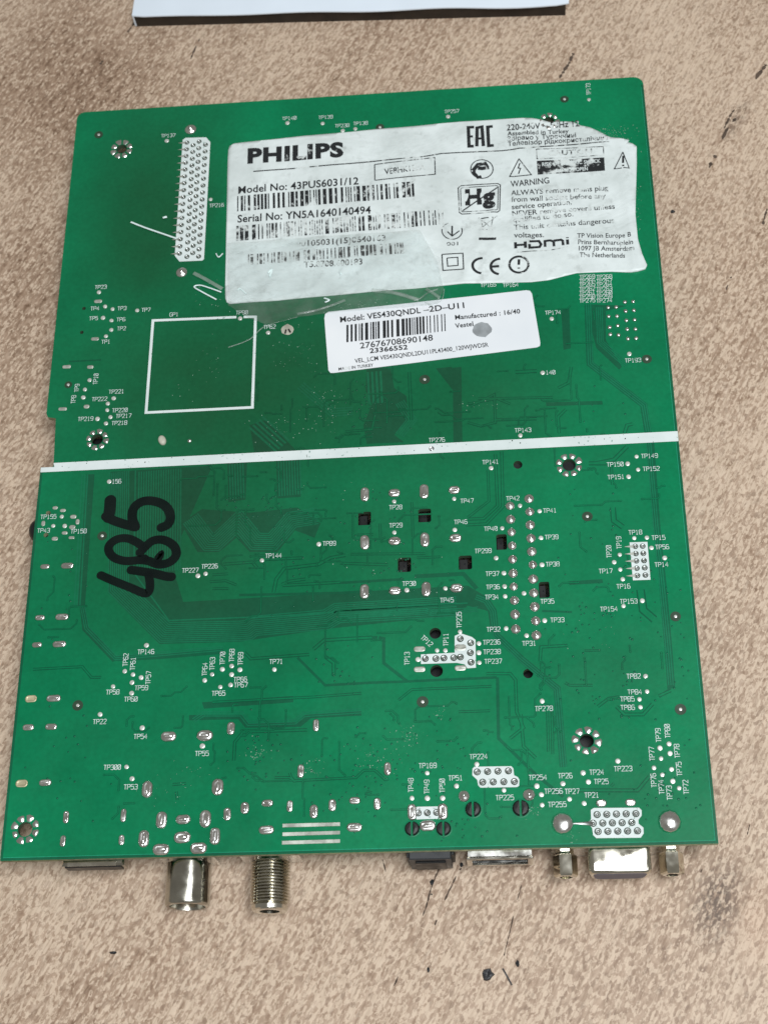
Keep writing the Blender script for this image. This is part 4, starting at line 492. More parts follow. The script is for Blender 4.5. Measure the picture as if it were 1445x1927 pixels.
for x, y, rx, ry, n in VIAS:
    for _ in range(n):
        a, b = VR.gauss(0, .5), VR.gauss(0, .5); px, py = x + a * rx, y + b * ry
        if abs(px) > hw - 2 or abs(py) > hh - 2: continue
        r = VR.uniform(.20, .34); n6 = 8
        vv = [(px + r * math.cos(2 * math.pi * k / n6), py + r * math.sin(2 * math.pi * k / n6), ZB + 0.02) for k in range(n6)] + [(px + r * .7 * math.cos(2 * math.pi * k / n6), py + r * .7 * math.sin(2 * math.pi * k / n6), ZB + 0.12) for k in range(n6)] + [(px, py, ZB + 0.04)]
        so.add(vv, [(k, (k + 1) % n6, n6 + (k + 1) % n6, n6 + k) for k in range(n6)] + [(n6 + k, n6 + (k + 1) % n6, 2 * n6) for k in range(n6)])
prop(link('via_dots', so.mesh('via_dots', True), 'via', pcb), kind='stuff')
so = Soup()
for x, y, rx, ry, n in SPECKS:
    for _ in range(n):
        px, py = x + VR.gauss(0, .5) * rx, y + VR.gauss(0, .5) * ry
        if abs(px) > hw - 1 or abs(py) > hh - 1: continue
        r = VR.choice((.05, .07, .08, .10, .15)); k0 = VR.random() * 6
        so.add([(px + r * VR.uniform(.6, 1.3) * math.cos(k0 + k * 1.257), py + r * VR.uniform(.6, 1.3) * math.sin(k0 + k * 1.257), ZB + 0.10) for k in range(5)] + [(px, py, ZB + 0.17)], [(k, (k + 1) % 5, 5) for k in range(5)])
prop(link('residue_specks', so.mesh('residue_specks'), 'speck', pcb), kind='stuff')

# silkscreen: stripe, frame, connector blocks
stripe_part = link('white_stripe', poly_mesh('white_stripe', [(-hw + .05, STRIPE[0][1]), (-hw + .05, STRIPE[1][1]), (STRIPE[2][0] + .5, NOTCH[2][1] - .02), (STRIPE[2][0] + .12, STRIPE[2][1]), (hw - .05, STRIPE[3][1]), (hw - .05, STRIPE[4][1])], ZB + 0.10, 0.05), 'silk', pcb)
so = Soup()
for k in range(26):
    px = rng.uniform(-hw + 4, hw - 4); py = STRIPE[2][1] + (px - STRIPE[2][0]) / (STRIPE[3][0] - STRIPE[2][0]) * (STRIPE[3][1] - STRIPE[2][1]) - rng.uniform(.2, 2.1)
    so.add([(a, b, ZB + .104) for a, b in circle(px, py, rng.choice((.10, .14, .2)), 7)], [tuple(range(7))])
prop(link('pinholes', so.mesh('pinholes'), 'laminate', stripe_part), kind='stuff')
v, f = ribbon(FRAME, 0.78, ZB + 0.10, 0.05); link('white_frame', mesh('white_frame', v, f), 'silk', pcb)

def revolve_dome(name, prof, n=14, lump=0.0, seed=0):
    r_ = random.Random(seed); v = []; f = []
    for d, r in prof:
        for i in range(n):
            a = 2 * math.pi * i / n; k = 1 + lump * r_.uniform(-1, 1)
            v.append((r * k * math.cos(a), r * k * math.sin(a), d))
    v.append((0, 0, prof[-1][0] + 0.01)); m_ = len(prof)
    for k in range(m_ - 1):
        for i in range(n): f.append((k * n + i, k * n + (i + 1) % n, (k + 1) * n + (i + 1) % n, (k + 1) * n + i))
    for i in range(n): f.append(((m_ - 1) * n + i, (m_ - 1) * n + (i + 1) % n, m_ * n))
    return mesh(name, v, f, True)
# unit shapes (radius 1 mm), shared by all joints of a kind
CONE = [revolve_dome('solder_joint', [(0, 1.0), (.12, .97), (.30, .80), (.46, .55), (.58, .34), (.66, .22), (.80, .17), (.84, .08)], 14, .03, k) for k in range(3)]
DOME = [revolve_dome('solder_dome', [(0, 1.0), (.18, .97), (.38, .84), (.55, .60), (.64, .30)], 12, .04, k) for k in range(3)]
BUTTON = [revolve_dome('test_pad', [(-.1, 1.0), (.12, .97), (.19, .84), (.23, .5)], 12, .03, k) for k in range(2)]
DISH = [revolve_dome('block_pin', [(0, 1.0), (.16, .92), (.18, .80), (.02, .62), (-.04, .40), (.10, .30), (.16, .12)], 14, .02, k) for k in range(2)]
OVALM = [revolve_dome('oval_solder', [(0, 1.0), (.16, .99), (.34, .90), (.44, .72), (.44, .50), (.36, .30), (.40, .12)], 16, .02, k) for k in range(3)]
PADM = revolve_dome('tinned_pad', [(0, 1.0), (.05, .98), (.08, .85), (.08, .4)], 16)
for ms, k in ((CONE, 'solder'), (DOME, 'solder'), (BUTTON, 'pad'), (DISH, 'tin'), (OVALM, 'solder'), ([PADM], 'flat')):
    for m_ in ms: m_.materials.append(M[k])
def stadium_dome(name, asp, prof, seed=0, mat='solder'):
    """long oval solder body: rounded rectangle rings, unit half-width 1"""
    r_ = random.Random(seed); v = []; f = []; n = 0
    for d, r in prof:
        ring = stadium(0, 0, 2 * (asp - 1 + r), 2 * r, 4); n = len(ring)
        for x, y in ring: v.append((x * (1 + .02 * r_.uniform(-1, 1)), y * (1 + .03 * r_.uniform(-1, 1)), d * (1 + .05 * r_.uniform(-1, 1))))
    v.append((0, 0, prof[-1][0]))
    for k in range(len(prof) - 1):
        for i in range(n): f.append((k * n + i, k * n + (i + 1) % n, (k + 1) * n + (i + 1) % n, (k + 1) * n + i))
    b = (len(prof) - 1) * n
    for i in range(n): f.append((b + i, b + (i + 1) % n, len(v) - 1))
    me = mesh(name, v, f, True); me.materials.append(M[mat]); return me
OPROF = [(0, 1.0), (.22, .97), (.46, .84), (.62, .62), (.66, .40), (.50, .22), (.62, .10)]
OVX = {round(a, 1): [stadium_dome('oval_solder', a, OPROF, k) for k in range(3)] for a in (1.2, 1.4, 1.6, 1.8, 2.0, 2.2)}
PDX = {a: stadium_dome('tinned_pad', a, [(0, 1.0), (.08, .95), (.10, .6)], 1, 'flat') for a in (1.4, 2.0, 2.6)}
BRX = stadium_dome('bare_pad', 1.7, [(0, 1.0), (.10, .94), (.10, .62), (-.02, .50), (-.02, .2)], 1, 'bare')
def place(name, me, x, y, sx, sy, sz, rot=0.0, z=0.085):
    o = bpy.data.objects.new(name, me); C.objects.link(o); o.parent = pcb
    o.location = (x * S, y * S, (ZB + z) * S); o.scale = (sx, sy, sz); o.rotation_euler = (rng.uniform(-.03, .03), rng.uniform(-.03, .03), rot); return o
for x, y in TEST_PADS:
    r = rng.uniform(.56, .68); place('test_pad', rng.choice(BUTTON), x, y, r * rng.uniform(.92, 1.05), r, r * rng.uniform(.9, 1.2), rng.random() * 6)
for x, y, r in JOINTS: place('solder_joint', rng.choice(CONE) if r < 2.2 else DOME[0], x, y, r, r, r * rng.uniform(.75, .95), rng.random() * 6)
for x, y in PINS: place('solder_dome', rng.choice(DOME), x, y, rng.uniform(.54, .64), .58, .62, rng.random() * 6)
def oval_place(name, table, x, y, wd, ht, hz):
    asp = max(wd, ht) / min(wd, ht); key = min(table, key=lambda k: abs(k - asp)); b = min(wd, ht) / 2
    ms = table[key]; me = rng.choice(ms) if isinstance(ms, list) else ms
    place(name, me, x, y, b * asp / key, b, b * hz, (0 if wd >= ht else math.pi / 2) + (math.pi if rng.random() < .5 else 0) + rng.uniform(-.03, .03))
for x, y, wd, ht in OVALS: oval_place('oval_solder', OVX, x, y, wd, ht, rng.uniform(.55, .8))
for x, y, wd, ht in FLATS: oval_place('tinned_pad', PDX, x, y, wd, ht, .8)
for x, y, wd, ht in BARES: oval_place('bare_pad', {1.7: BRX}, x, y, wd, ht, 1.0)
place('stripe_pad', DISH[0], *STRIPE_PAD, .72, .72, .6, 0, .105)
# silkscreen blocks with their pins and pointed thieving pads
TOOTH = mesh('pointed_pad', [(0, .45, .06), (0, -.45, .06), (-1, 0, .05), (0, .45, 0), (0, -.45, 0), (-1, 0, 0)], [(0, 2, 1), (0, 3, 5, 2), (2, 5, 4, 1)]); TOOTH.materials.append(M['flat'])
RING = mesh('pin_ring', [(x, y, 0) for x, y in circle(0, 0, 1, 18)], [tuple(range(18))]); RING.materials.append(M['laminate'])
for poly, pins, r, teeth in BLOCKS:
    blk = link('white_block', poly_mesh('white_block', poly, ZB + .10, .05), 'silk', pcb)
    for x, y in pins:
        o = place('block_pin', rng.choice(DISH), x, y, r * .76, r * .76, r * 1.0, rng.random() * 6, .115); o.parent = blk
        o = place('pin_ring', RING, x, y, r, r, 1, 0, .108); o.rotation_euler = (0, 0, 0); o.parent = blk
    for x, y, L in teeth:
        o = place('pointed_pad', TOOTH, x - r * .6, y, L * .9, .95, 1, 0, .112); o.rotation_euler = (0, 0, 0); o.parent = blk
for a, b, wd in TIN_BARS:
    q = [(a[0] + (b[0] - a[0]) * k / 8, a[1] + (b[1] - a[1]) * k / 8) for k in range(9)]
    v, f = ribbon(q, wd * .82, ZB + .22, .2); v = [(x, y, z + (rng.uniform(-.06, .06) if z > ZB + .1 else 0)) for x, y, z in v]
    link('tin_bar', mesh('tin_bar', v, f), 'flat', pcb)
# plated mounting holes: eight solder wedges each
for j, (x, y, r, R_) in enumerate(MOUNTS):
    root = link('mounting_ring', mesh('mounting_ring', *(lambda q: (q[0] + q[1], [(i, (i + 1) % 28, 28 + (i + 1) % 28, 28 + i) for i in range(28)]))(([(a, b, ZB + .04) for a, b in circle(x, y, r * 1.02, 28)], [(a, b, ZB + .05) for a, b in circle(x, y, r * 1.12, 28)]))), 'trace', pcb)
    for k in range(8):
        a = math.radians(22 + 45 * k + (j * 11) % 20); da = math.radians(14); ri, ro = r * 1.14, R_ * rng.uniform(.93, 1.04)
        pts = [(ri, -da * .9), (ri, da * .9), (ro * .93, da * 1.25), (ro, da * .5), (ro * .98, -da * .6), (ro * .92, -da * 1.2)]
        base = [(x + rr * math.cos(a + t), y + rr * math.sin(a + t), ZB + .02) for rr, t in pts]; cx = sum(p[0] for p in base) / 6; cy = sum(p[1] for p in base) / 6
        h = rng.uniform(.16, .30); mid = [(cx + (p[0] - cx) * .72, cy + (p[1] - cy) * .72, ZB + h * rng.uniform(.7, 1.1)) for p in base]
        v = base + mid + [(cx + rng.uniform(-.2, .2), cy + rng.uniform(-.2, .2), ZB + h * 1.15)]
        link('solder_wedge', mesh('solder_wedge', v, [(i, (i + 1) % 6, 6 + (i + 1) % 6, 6 + i) for i in range(6)] + [(6 + i, 6 + (i + 1) % 6, 12) for i in range(6)], True), 'solder', root)
# fiducial marks
for x, y, r in FIDUCIALS:
    fd = link('fiducial_mark', mesh('fiducial_mark', [(a, b, zc[0] + .002) for a, b in circle(x, y, r, 22)], [tuple(range(22))]), 'laminate', pcb)
    o = place('copper_dot', BUTTON[0], x, y, .42, .42, .4, 0, .09); o.parent = fd
# black locating pegs of the sockets
for x, y, r in PEGS:
    ringm = mesh('hole_rim', [(a, b, ZB + .09) for a, b in circle(x, y, r * 1.04, 26)] + [(a, b, ZB + .06) for a, b in circle(x, y, r * 1.16, 26)], [(i, 26 + i, 26 + (i + 1) % 26, (i + 1) % 26) for i in range(26)])
    pg = bpy.data.objects.new('locating_peg', None); C.objects.link(pg); pg.parent = pcb
    link('hole_rim', ringm, 'trace', pg)
    for sgn in (-1, 1):
        arc = [(r * math.cos(math.radians(t)), r * math.sin(math.radians(t))) for t in range(-80, 81, 16)]
        low = [(x + sgn * (max(a, .12)), y + b, ZB + .03) for a, b in arc]; hi = [(x + sgn * max(a * .8, .16), y + b * .8, ZB + .5) for a, b in arc]
        n = len(arc); v = low + hi + [(x + sgn * r * .4, y, ZB + .62)]
        link('peg_half', mesh('peg_half', v, [(i, i + 1, n + i + 1, n + i) for i in range(n - 1)] + [(n + i, n + i + 1, 2 * n) for i in range(n - 1)] + [(0, n, 2 * n, 2 * n - 1, n - 1)]), 'black', pg)
# plastic seen inside the square slots
for x, y, wd, ht in SLOTS:
    s = Soup(); box_into(s, x - wd / 2 + .05, x + wd * .18, y - ht / 2 + .05, y + ht / 2 - .05, TOP - 9, TOP - 2.2, .15); link('slot_plastic', s.mesh('slot_plastic'), 'black', pcb)
    s = Soup(); box_into(s, x + wd * .22, x + wd / 2 - .05, y - ht / 2 + .05, y + ht / 2 - .05, TOP - 9, TOP - 4.5, .15); link('slot_plastic', s.mesh('slot_plastic'), 'black', pcb)
    link('clip_glint', mesh('clip_glint', [(x - .45, y + .35, TOP - 2.19), (x + .05, y + .2, TOP - 2.19), (x - .15, y + .95, TOP - 2.19), (x - .2, y + .5, TOP - 1.7)], [(0, 1, 3), (1, 2, 3), (2, 0, 3)]), 'grey_black', pcb)  # lighter wedge shaped to stand in for a glint in the slot
# small cream plastic pieces poking through
x, y = POST
v, f = lathe([(-1, 1.0), (.3, 1.0), (.7, .85), (.85, .4), (.86, .02)], 18, 'z', 0, 0, 0)
o = link('plastic_post', mesh('plastic_post', [(a * 1.05, b * 1.5, c) for a, b, c in v], f, True), 'cream', pcb, (x, y, TOP)); o.rotation_euler.z = .35
x, y, r = GLUE
v = [(x, y + r * .9, ZB + .5)] + [(x + r * math.cos(math.radians(t)) * rng.uniform(.9, 1.05), y - .1 + r * math.sin(math.radians(t)) * rng.uniform(.85, 1.05), ZB + .12) for t in range(0, 360, 24)]
link('glue_blob', mesh('glue_blob', v, [(0, 1 + i, 1 + (i + 1) % 15) for i in range(15)], True), 'cream', pcb)
so = Soup()
for a, b in (((x - .55, y - r * .85), (x - .35, y - .25)), ((x + .95, y - r * .7), (x + .35, y - .1))):
    vv, ff = ribbon([a, b], .42, ZB + .56, .1); so.add(vv, ff)
link('glue_slit', so.mesh('glue_slit'), 'black', pcb)
# solder spike between the socket ball and its first pin
x0, y0 = JOINTS[4][0] + 2.4, JOINTS[4][1]; x1, y1 = BLOCKS[3][1][5]
link('solder_spike', mesh('solder_spike', [(x0, y0 + .15, ZB + .1), (x0, y0 - .15, ZB + .1), (x1, y1 - .55, ZB + .15), (x1, y1 + .55, ZB + .15), (x0, y0, ZB + .3), (x1, y1, ZB + .6)], [(0, 4, 5, 3), (4, 1, 2, 5), (3, 5, 2)], True), 'tin', pcb)

# ---------------------------------------------------------------- silkscreen lettering, single-stroke plotter font on a 4 x 6 grid
G = {'T': [[(0, 6), (4, 6)], [(2, 6), (2, 0)]], 'P': [[(0, 0), (0, 6), (3.4, 6), (4, 5.4), (4, 3.6), (3.4, 3), (0, 3)]], 'G': [[(4, 5), (3.3, 6), (.7, 6), (0, 5), (0, 1), (.7, 0), (3.3, 0), (4, 1), (4, 3), (2.3, 3)]],
 '0': [[(.7, 0), (0, .8), (0, 5.2), (.7, 6), (3.3, 6), (4, 5.2), (4, .8), (3.3, 0), (.7, 0)], [(.4, .8), (3.6, 5.2)]], '1': [[(.8, 5), (2, 6), (2, 0)], [(.8, 0), (3.2, 0)]], '2': [[(0, 5.2), (.7, 6), (3.3, 6), (4, 5.2), (4, 3.9), (0, 0), (4, 0)]],
 '3': [[(0, 5.3), (.7, 6), (3.3, 6), (4, 5.3), (4, 3.7), (3.3, 3.1), (1.4, 3.1)], [(3.3, 3.1), (4, 2.4), (4, .7), (3.3, 0), (.7, 0), (0, .7)]], '4': [[(3, 0), (3, 6), (0, 2), (4, 2)]], '5': [[(3.8, 6), (.2, 6), (0, 3.3), (.7, 3.7), (3.3, 3.7), (4, 3), (4, .7), (3.3, 0), (.7, 0), (0, .6)]],
 '6': [[(3.7, 5.6), (3, 6), (.8, 6), (0, 5), (0, .8), (.7, 0), (3.3, 0), (4, .7), (4, 2.6), (3.3, 3.3), (.7, 3.3), (0, 2.8)]], '7': [[(0, 6), (4, 6), (4, 5), (1.6, 0)]], '8': [[(.7, 3.1), (0, 3.8), (0, 5.3), (.7, 6), (3.3, 6), (4, 5.3), (4, 3.8), (3.3, 3.1), (.7, 3.1), (0, 2.4), (0, .7), (.7, 0), (3.3, 0), (4, .7), (4, 2.4), (3.3, 3.1)]],
 '9': [[(.3, .4), (1, 0), (3.2, 0), (4, 1), (4, 5.2), (3.3, 6), (.7, 6), (0, 5.3), (0, 3.4), (.7, 2.8), (3.3, 2.8), (4, 3.2)]]}
for t, x, y, rot in TEST_LABELS:
    so = Soup(); hgt = 1.2; sc = hgt / 6; adv = 0.89; n = len(t); w0 = -adv * n / 2 + .06; ca, sa = math.cos(math.radians(rot)), math.sin(math.radians(rot)); dz = 0
    for i, ch in enumerate(t):
        for st in G[ch]:
            v, f = ribbon([(w0 + i * adv + a * sc * .86, b * sc - hgt / 2) for a, b in st], .135, 0); dz += .0012
            so.add([(x + a * ca - b * sa, y + a * sa + b * ca, ZB + .10 + dz) for a, b, c in v], f)
    link('silkscreen_text', so.mesh('silkscreen_text'), 'silk', pcb)

# handwritten 485 in black felt pen
so = Soup()
for k, (path, wd) in enumerate(MARKER):
    q = smooth_path(path, 7); z = ZB + .13 + k * .004; n = len(q)
    v, f = ribbon(q, wd, z); so.add(v, f)
    for (ex, ey), (fx, fy) in ((q[0], q[1]), (q[-1], q[-2])):
        a0 = math.atan2(ey - fy, ex - fx); so.add([(ex, ey, z)] + [(ex + wd / 2 * math.cos(a0 + math.radians(t)), ey + wd / 2 * math.sin(a0 + math.radians(t)), z) for t in range(-90, 91, 15)], [(0, i, i + 1) for i in range(1, 13)])
mk = link('marker_writing', so.mesh('marker_writing'), 'marker', pcb); mk['label'] = 'digits 485 handwritten sideways in black marker'

# ---------------------------------------------------------------- printed labels
LX0 = min(p[0] for p in LABEL); LX1 = max(p[0] for p in LABEL); LY0 = min(p[1] for p in LABEL); LY1 = max(p[1] for p in LABEL)
def wave(x, y):
    z = .07 * math.sin(x * .31 + y * .12) + .05 * math.sin(y * .55 - x * .07 + 1) + .12
    z += .9 * max(0, (x - (LX1 - 5)) / 5) ** 2 * max(0, min(1, (LY0 + 16 - y) / 14))          # lifting lower right corner
    z += .5 * math.exp(-((x - (LX1 - 3.4 - (y - LY0) * .02)) / 1.3) ** 2) * max(0, min(1, (LY1 - 7 - y) / 6))   # fold down the right side
    z += .25 * math.exp(-((x - 36 - (y - 60) * .4) / 1.2) ** 2)
    return z
def wave_small(x, y): return .10 + .03 * math.sin(x * .3)
def label_mesh(name, poly, fn, cut): return poly_mesh(name, poly, ZB + .10, .02, cut, fn)
big = link('printed_label', label_mesh('printed_label', LABEL, wave, 1.1), 'paper', pcb); big['label'] = 'large torn white rating label with worn print'
for p in big.data.polygons: p.use_smooth = True
small = link('printed_label', label_mesh('printed_label', LABEL_SMALL, wave_small, 4.0), 'paper_small', pcb); small['label'] = 'smaller white barcode label with rounded corners'
def text_mesh(t, bold):
    cu = bpy.data.curves.new('t', 'FONT'); cu.body = t; cu.size = 1; cu.offset = (.012, .020, .030, .052)[bold]; cu.resolution_u = 3; cu.space_character = (1.0, 1.03, 1.05, 1.10)[bold]
    o = bpy.data.objects.new('t', cu); C.objects.link(o); dg = bpy.context.evaluated_depsgraph_get()
    me = bpy.data.meshes.new_from_object(o.evaluated_get(dg)); bpy.data.objects.remove(o); bpy.data.curves.remove(cu)
    v = [tuple(q.co) for q in me.vertices]; f = [tuple(p.vertices) for p in me.polygons]; bpy.data.meshes.remove(me); return v, f
CAPH = max(q[1] for q in text_mesh('H', 0)[0])
def put_text(parent, t, p0, p1, cap, bold, mat, fn, lift=.035):
    v, f = text_mesh(t, bold)
    if not v: return
    x0 = min(q[0] for q in v); x1 = max(q[0] for q in v); ux, uy = p1[0] - p0[0], p1[1] - p0[1]; k = cap / CAPH; L = math.hypot(ux, uy); nx, ny = -uy / L, ux / L
    out = []
    for a, b, c in v:
        s_ = (a - x0) / (x1 - x0); x = p0[0] + ux * s_ + nx * b * k; y = p0[1] + uy * s_ + ny * b * k; out.append((x, y, ZB + .10 + fn(x, y) + lift))
    link('lettering', mesh('lettering', out, f), mat, parent)
for t, p0, p1, cap, bold, st in TEXT: put_text(big, t, p0, p1, cap, bold, st, wave)
for t, p0, p1, cap, bold, st in TEXT_SMALL: put_text(small, t, p0, p1, cap, bold, st, wave_small)
def barcode(parent, tl, tr, br, bl, n, st, seed, fn):
    r = random.Random(seed); so = Soup(); i = 0
    while i < n:
        wd = r.choice((1, 1, 1, 2, 2, 3))
        if i + wd > n: wd = n - i
        def pt(u, q): return tuple(a + (b - a) * u + (c - a) * q for a, b, c in zip(tl, tr, bl))
        K = 4; v = []
        for k in range(K + 1):
            for u in (i / n, (i + wd) / n):
                x, y = pt(u, k / K); v.append((x, y, ZB + .10 + fn(x, y) + .035))
        so.add(v, [(2 * k, 2 * k + 2, 2 * k + 3, 2 * k + 1) for k in range(K)]); i += wd + r.choice((1, 1, 1, 2, 2, 3))
    link('barcode', so.mesh('barcode'), st, parent)
for a, b, c, d, n, st, seed in CODES: barcode(big, a, b, c, d, n, st, seed, wave)
for a, b, c, d, n, st, seed in CODES_SMALL: barcode(small, a, b, c, d, n, st, seed, wave_small)
def dense(path, step=1.2):
    out = []
    for (a, b), (c, d) in zip(path, path[1:]):
        n = max(1, int(math.hypot(c - a, d - b) / step)); out += [(a + (c - a) * k / n, b + (d - b) * k / n) for k in range(n)]
    return out + [path[-1]]
for i, (path, wd, st) in enumerate(STROKES):
    v, f = ribbon(dense(path), wd, ZB + .10 + .037 + i * .0006, 0, wave); link('printed_symbol', mesh('printed_symbol', v, f), st, big)
bbm = poly_mesh('warning_panel', BLACK_BOX, ZB + .10 + .034, 0, 1.5, wave); link('warning_panel', bbm, 'part', big)
for t, p0, p1, cap, bold in BLACK_TEXT: put_text(big, t, p0, p1, cap, bold, 'paper', wave, .05)
x, y, rx, ry = SMUDGE
link('ink_smudge', mesh('ink_smudge', [(a, b, ZB + .10 + wave_small(a, b) + .04) for a, b in [(p[0] + rng.uniform(-.15, .15), p[1] + rng.uniform(-.15, .15)) for p in circle(x, y, rx, 20, ry)]], [tuple(range(20))]), 'smudge', small)

# clear tape over the lower left of the large label, with raised creases
def tape(x, y): return .48 + .12 * math.sin(x * .5) * math.sin(y * .43) + .10 * math.sin(x * 1.1 + y * .7) + .16 * max(0, math.sin(x * .62 - y * 1.15 + 2 * math.sin(x * .17))) ** 6
tp = link('clear_tape', poly_mesh('clear_tape', FILM, ZB + .05, 0, 0.9, tape), 'film', pcb); tp['label'] = 'wrinkled clear adhesive tape over the lower left of the large label'
for p in tp.data.polygons: p.use_smooth = True
for path, wd, k in CREASES:
    q = smooth_path(path, 6); a = offsets(q, wd / 2); b = offsets(q, -wd / 2); n = len(q)
    v = [(x, y, ZB + .5) for x, y in a] + [(x, y, ZB + .5 + min(.5, wd * .7) * math.sin(math.pi * (i + .6) / (n + .2))) for i, (x, y) in enumerate(q)] + [(x, y, ZB + .5) for x, y in b]
    link('tape_crease', mesh('tape_crease', v, [(i, n + i, n + i + 1, i + 1) for i in range(n - 1)] + [(n + i, 2 * n + i, 2 * n + i + 1, n + i + 1) for i in range(n - 1)], True), 'crease_glint' if k else 'crease', tp)

# ---------------------------------------------------------------- sockets along the front edge (front = -y)
FE = -hh
def part(name, label=None):
    o = bpy.data.objects.new(name, None); C.objects.link(o); o.parent = pcb
    if label: o['label'] = label
    return o
UND = TOP - THICK - .02
# coaxial aerial socket
p = part('coaxial_socket', 'smooth nickel coaxial aerial socket')
cz = 5.75
v, f = lathe([(-3, 5.0), (0.2, 5.0), (0.2, 5.45), (9.7, 5.45), (10.1, 5.35), (10.35, 5.1), (10.4, 4.4), (9.6, 4.2), (2.5, 4.2), (2.4, .05)], 48, 'y-', -40.8, FE, cz); link('barrel', mesh('barrel', v, f, 'sharp'), 'nickel_dark', p)
v, f = lathe([(2.5, 1.2), (8.6, 1.2), (9.2, .8), (9.25, .02)], 16, 'y-', -40.8, FE, cz); link('centre_pin', mesh('centre_pin', v, f, 'sharp'), 'nickel', p)
s = Soup(); box_into(s, -47.5, -34, FE + .6, FE + 13, .2, UND, .4); link('housing', s.mesh('housing'), 'steel', p)
# threaded F socket
p = part('threaded_socket', 'threaded nickel antenna socket')
prof = [(-2, 4.1), (0.1, 4.1)]; d = 0.2
while d < 10.2: prof += [(d, 4.0), (d + .26, 4.82), (d + .42, 4.82), (d + .68, 4.0)]; d += .74
prof += [(d + .1, 4.1), (d + .3, 4.5), (d + 1.2, 4.3), (d + 1.5, 4.0), (d + 1.5, 2.4), (d - 3, 2.4), (d - 3, .05)]
v, f = lathe(prof, 44, 'y-', -20.6, FE, 6.5); me = mesh('thread', v, f, 'sharp')
link('thread', me, 'nickel', p)
s = Soup(); box_into(s, -28, -13.5, FE + .8, FE + 22, .2, UND, .4); link('housing', s.mesh('housing'), 'steel', p)
# slim digital video socket at the left
p = part('video_socket', 'slim dark metal video socket under the left corner')
s = Soup(); box_into(s, -71.0, -55.6, FE - 1.2, FE + 12, TOP - 6.4, TOP - 2.0, .5); link('shell', s.mesh('shell'), 'nickel_dark', p)
s = Soup(); box_into(s, -70.2, -56.4, FE - 1.5, FE - 1.21, TOP - 5.9, TOP - 2.5, .1); link('mouth', s.mesh('mouth'), 'black', p)
s = Soup(); box_into(s, -69.4, -57.4, FE - 1.35, FE - .4, TOP - 1.98, TOP - 1.8); link('shell_lip', s.mesh('shell_lip'), 'nickel', p)
# optical audio socket
p = part('audio_socket', 'black plastic optical audio socket')
s = Soup(); box_into(s, 13.2, 23.2, FE - 1.7, FE + 11, TOP - 12.4, UND, .25); link('housing', s.mesh('housing'), 'grey_black', p)
s = Soup(); box_into(s, 12.6, 13.19, FE - 1.0, FE + 9, TOP - 11, UND - .8, .1); box_into(s, 23.21, 23.9, FE - .6, FE + 9, TOP - 11, UND - .8, .1); link('side_rail', s.mesh('side_rail'), 'black', p)
s = Soup(); box_into(s, 14.6, 21.8, FE - 2.2, FE - 1.71, TOP - 11, TOP - 3.6, .2); link('shutter', s.mesh('shutter'), 'black', p)
# network style metal socket
p = part('usb_socket', 'bright metal socket with flanged opening')
s = Soup(); x0, x1, yb, yf = 27.2, 42.2, FE + 12, FE - 1.3
box_into(s, x0, x1, yf, yb, UND - .45, UND - .1); box_into(s, x0, x0 + .4, yf, yb, TOP - 9.2, UND - .46); box_into(s, x1 - .4, x1, yf, yb, TOP - 9.2, UND - .46); box_into(s, x0, x1, yf, yb, TOP - 9.6, TOP - 9.21)
link('shell', s.mesh('shell'), 'steel', p)
s = Soup(); box_into(s, x0 - .35, x1 + .35, yf - .6, yf - .02, UND - 1.5, UND - .6, .12); box_into(s, x0 - .35, x0 + .9, yf - .6, yf - .02, TOP - 9.8, UND - 1.51, .12); box_into(s, x1 - .9, x1 + .35, yf - .6, yf - .02, TOP - 9.8, UND - 1.51, .12); box_into(s, x0 + .91, x1 - .91, yf - .6, yf - .02, TOP - 9.8, TOP - 8.6, .12)
link('flange', s.mesh('flange'), 'nickel', p)
s = Soup(); box_into(s, x0 + .5, x1 - .5, yf + 2.2, yf + 2.6, TOP - 9.1, UND - .5); box_into(s, x0 + 2.2, x1 - 2.2, yf + .2, yf + 2.2, TOP - 6.2, TOP - 4.6, .2); link('tongue', s.mesh('tongue'), 'black', p)
s = Soup(); box_into(s, 33.4, 36.2, yf - .1, yf + 2, UND - 1.2, UND - .9, .1); link('spring', s.mesh('spring'), 'steel', p)
# fifteen pin D socket
p = part('d_socket', 'nickel D-shaped video socket between two hexagonal screw posts')
def dshape(cx, cz_, w_top, w_bot, h, r, n=6):
    pts = [(w_top / 2, h / 2), (-w_top / 2, h / 2), (-w_bot / 2, -h / 2), (w_bot / 2, -h / 2)]; out = []
    for i, (x, z) in enumerate(pts):
        px, pz = pts[i - 1]; qx, qz = pts[(i + 1) % 4]
        a = Vector((px - x, pz - z)).normalized(); b = Vector((qx - x, qz - z)).normalized()
        s0 = Vector((x, z)) + a * r; s1 = Vector((x, z)) + b * r
        for k in range(n + 1):
            t = k / n; q = s0 * (1 - t) ** 2 + Vector((x, z)) * 2 * t * (1 - t) + s1 * t * t; out.append((cx + q.x, cz_ + q.y))
    return out
def loft(name, rings, mat, parent, smooth=True):
    v = [pt for r in rings for pt in r]; n = len(rings[0]); f = [(k * n + i, k * n + (i + 1) % n, (k + 1) * n + (i + 1) % n, (k + 1) * n + i) for k in range(len(rings) - 1) for i in range(n)]; f.append(tuple(range(len(v) - n, len(v))))
    me = mesh(name, v, f); 
    if smooth:
        for q in me.polygons: q.use_smooth = len(q.vertices) == 4
        me.set_sharp_from_angle(angle=math.radians(32))
    return link(name, me, mat, parent)
zd = TOP - 6.4
sec = lambda y, k: [(a, y, b) for a, b in dshape(62.7, zd, 15.0 - k, 13.2 - k, 7.6 - k, 1.6)]
loft('shell', [sec(FE + .4, 0), sec(FE - 5.0, 0), sec(FE - 5.5, .5), sec(FE - 5.7, 1.0)], 'shiny', p)
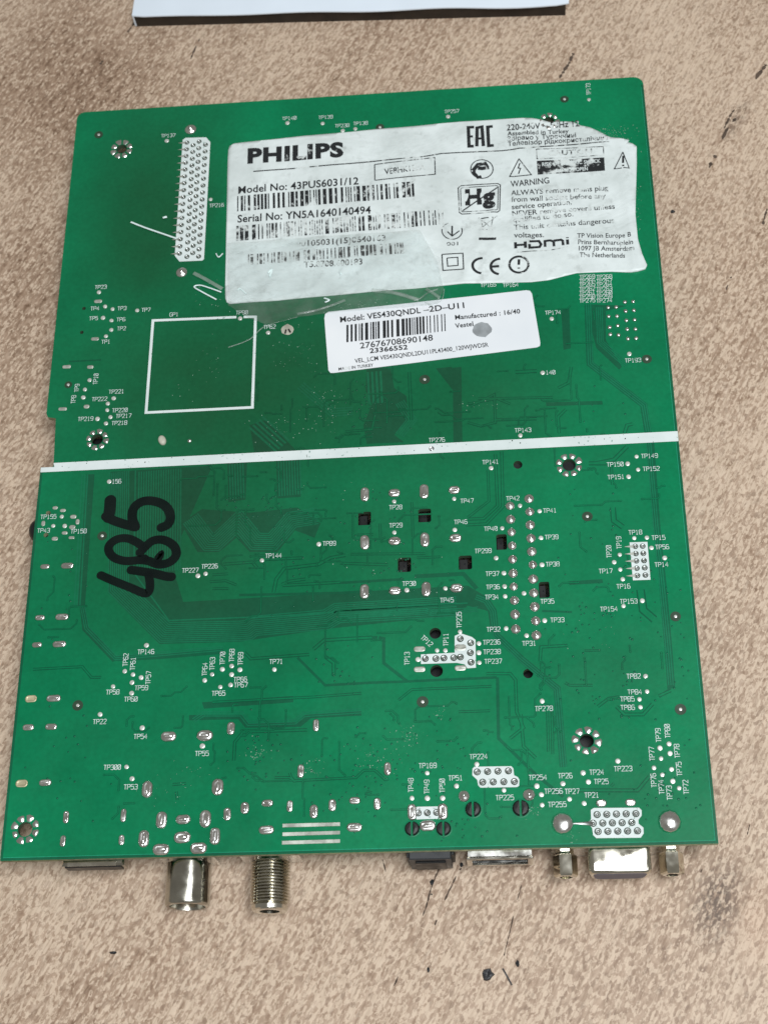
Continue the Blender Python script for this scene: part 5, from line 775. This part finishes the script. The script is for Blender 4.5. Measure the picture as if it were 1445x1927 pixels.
loft('insert', [sec(FE - 5.705, 2.0), sec(FE - 5.78, 2.1)], 'blue', p)
s = Soup(); box_into(s, 47, 78.4, FE + .45, FE + 1.0, TOP - 12.3, UND, .1); link('flange', s.mesh('flange'), 'steel', p)
s = Soup(); box_into(s, 53.2, 72.5, FE + 1.01, FE + 12, TOP - 12.3, UND, .2); link('housing', s.mesh('housing'), 'black', p)
for cx in (50.1, 75.0):
    hexr = lambda y, r: [(cx + r * math.cos(math.radians(60 * k)), y, zd + r * math.sin(math.radians(60 * k))) for k in range(6)]
    rings = [hexr(FE + .44, 2.1), hexr(FE - .5, 2.1), hexr(FE - .5, 2.6), hexr(FE - .8, 2.85), hexr(FE - 5.3, 2.85), hexr(FE - 5.7, 2.5), hexr(FE - 5.75, 1.6), hexr(FE - 3, 1.5)]
    loft('screw_post', rings, 'shiny', p, False)
# round earphone jack poking out at the left
p = part('earphone_jack', 'black round jack poking out at the left edge')
v, f = lathe([(-9, 2.9), (0.2, 3.3), (1.4, 3.1), (2.2, 2.5), (2.75, 1.6), (2.85, 1.0), (1.0, .9), (1.0, .02)], 28, 'x-', -hw, -24.3, TOP - 5.2); link('nozzle', mesh('nozzle', v, f, 'sharp'), 'black', p)
s = Soup(); box_into(s, -hw + .6, -hw + 13, -28, -20.6, TOP - 8.5, UND, .3); link('housing', s.mesh('housing'), 'black', p)
# black blocks added under the drilled holes to make them look dark
for x, y, r in [(a[0], a[1], a[2]) for j, a in enumerate(MOUNTS) if j != 4] + [tuple(a) for a in HOLES]:
    s = Soup(); box_into(s, x - r - 1.5, x + r + 1.5, y - r - 1.5, y + r + 1.5, .3, TOP - 5, .3); link('unseen_body', s.mesh('unseen_body'), 'black', pcb)
# component bodies the board rests on
for x0, x1, y0, y1, zz in ((-52, -38, 58, 104, 0.2), (40, 62, -20, 28, 0.2), (60, 78, 48, 66, .2)):
    s = Soup(); box_into(s, x0, x1, y0, y1, zz, UND, .4); link('unseen_body', s.mesh('unseen_body'), 'black', pcb)
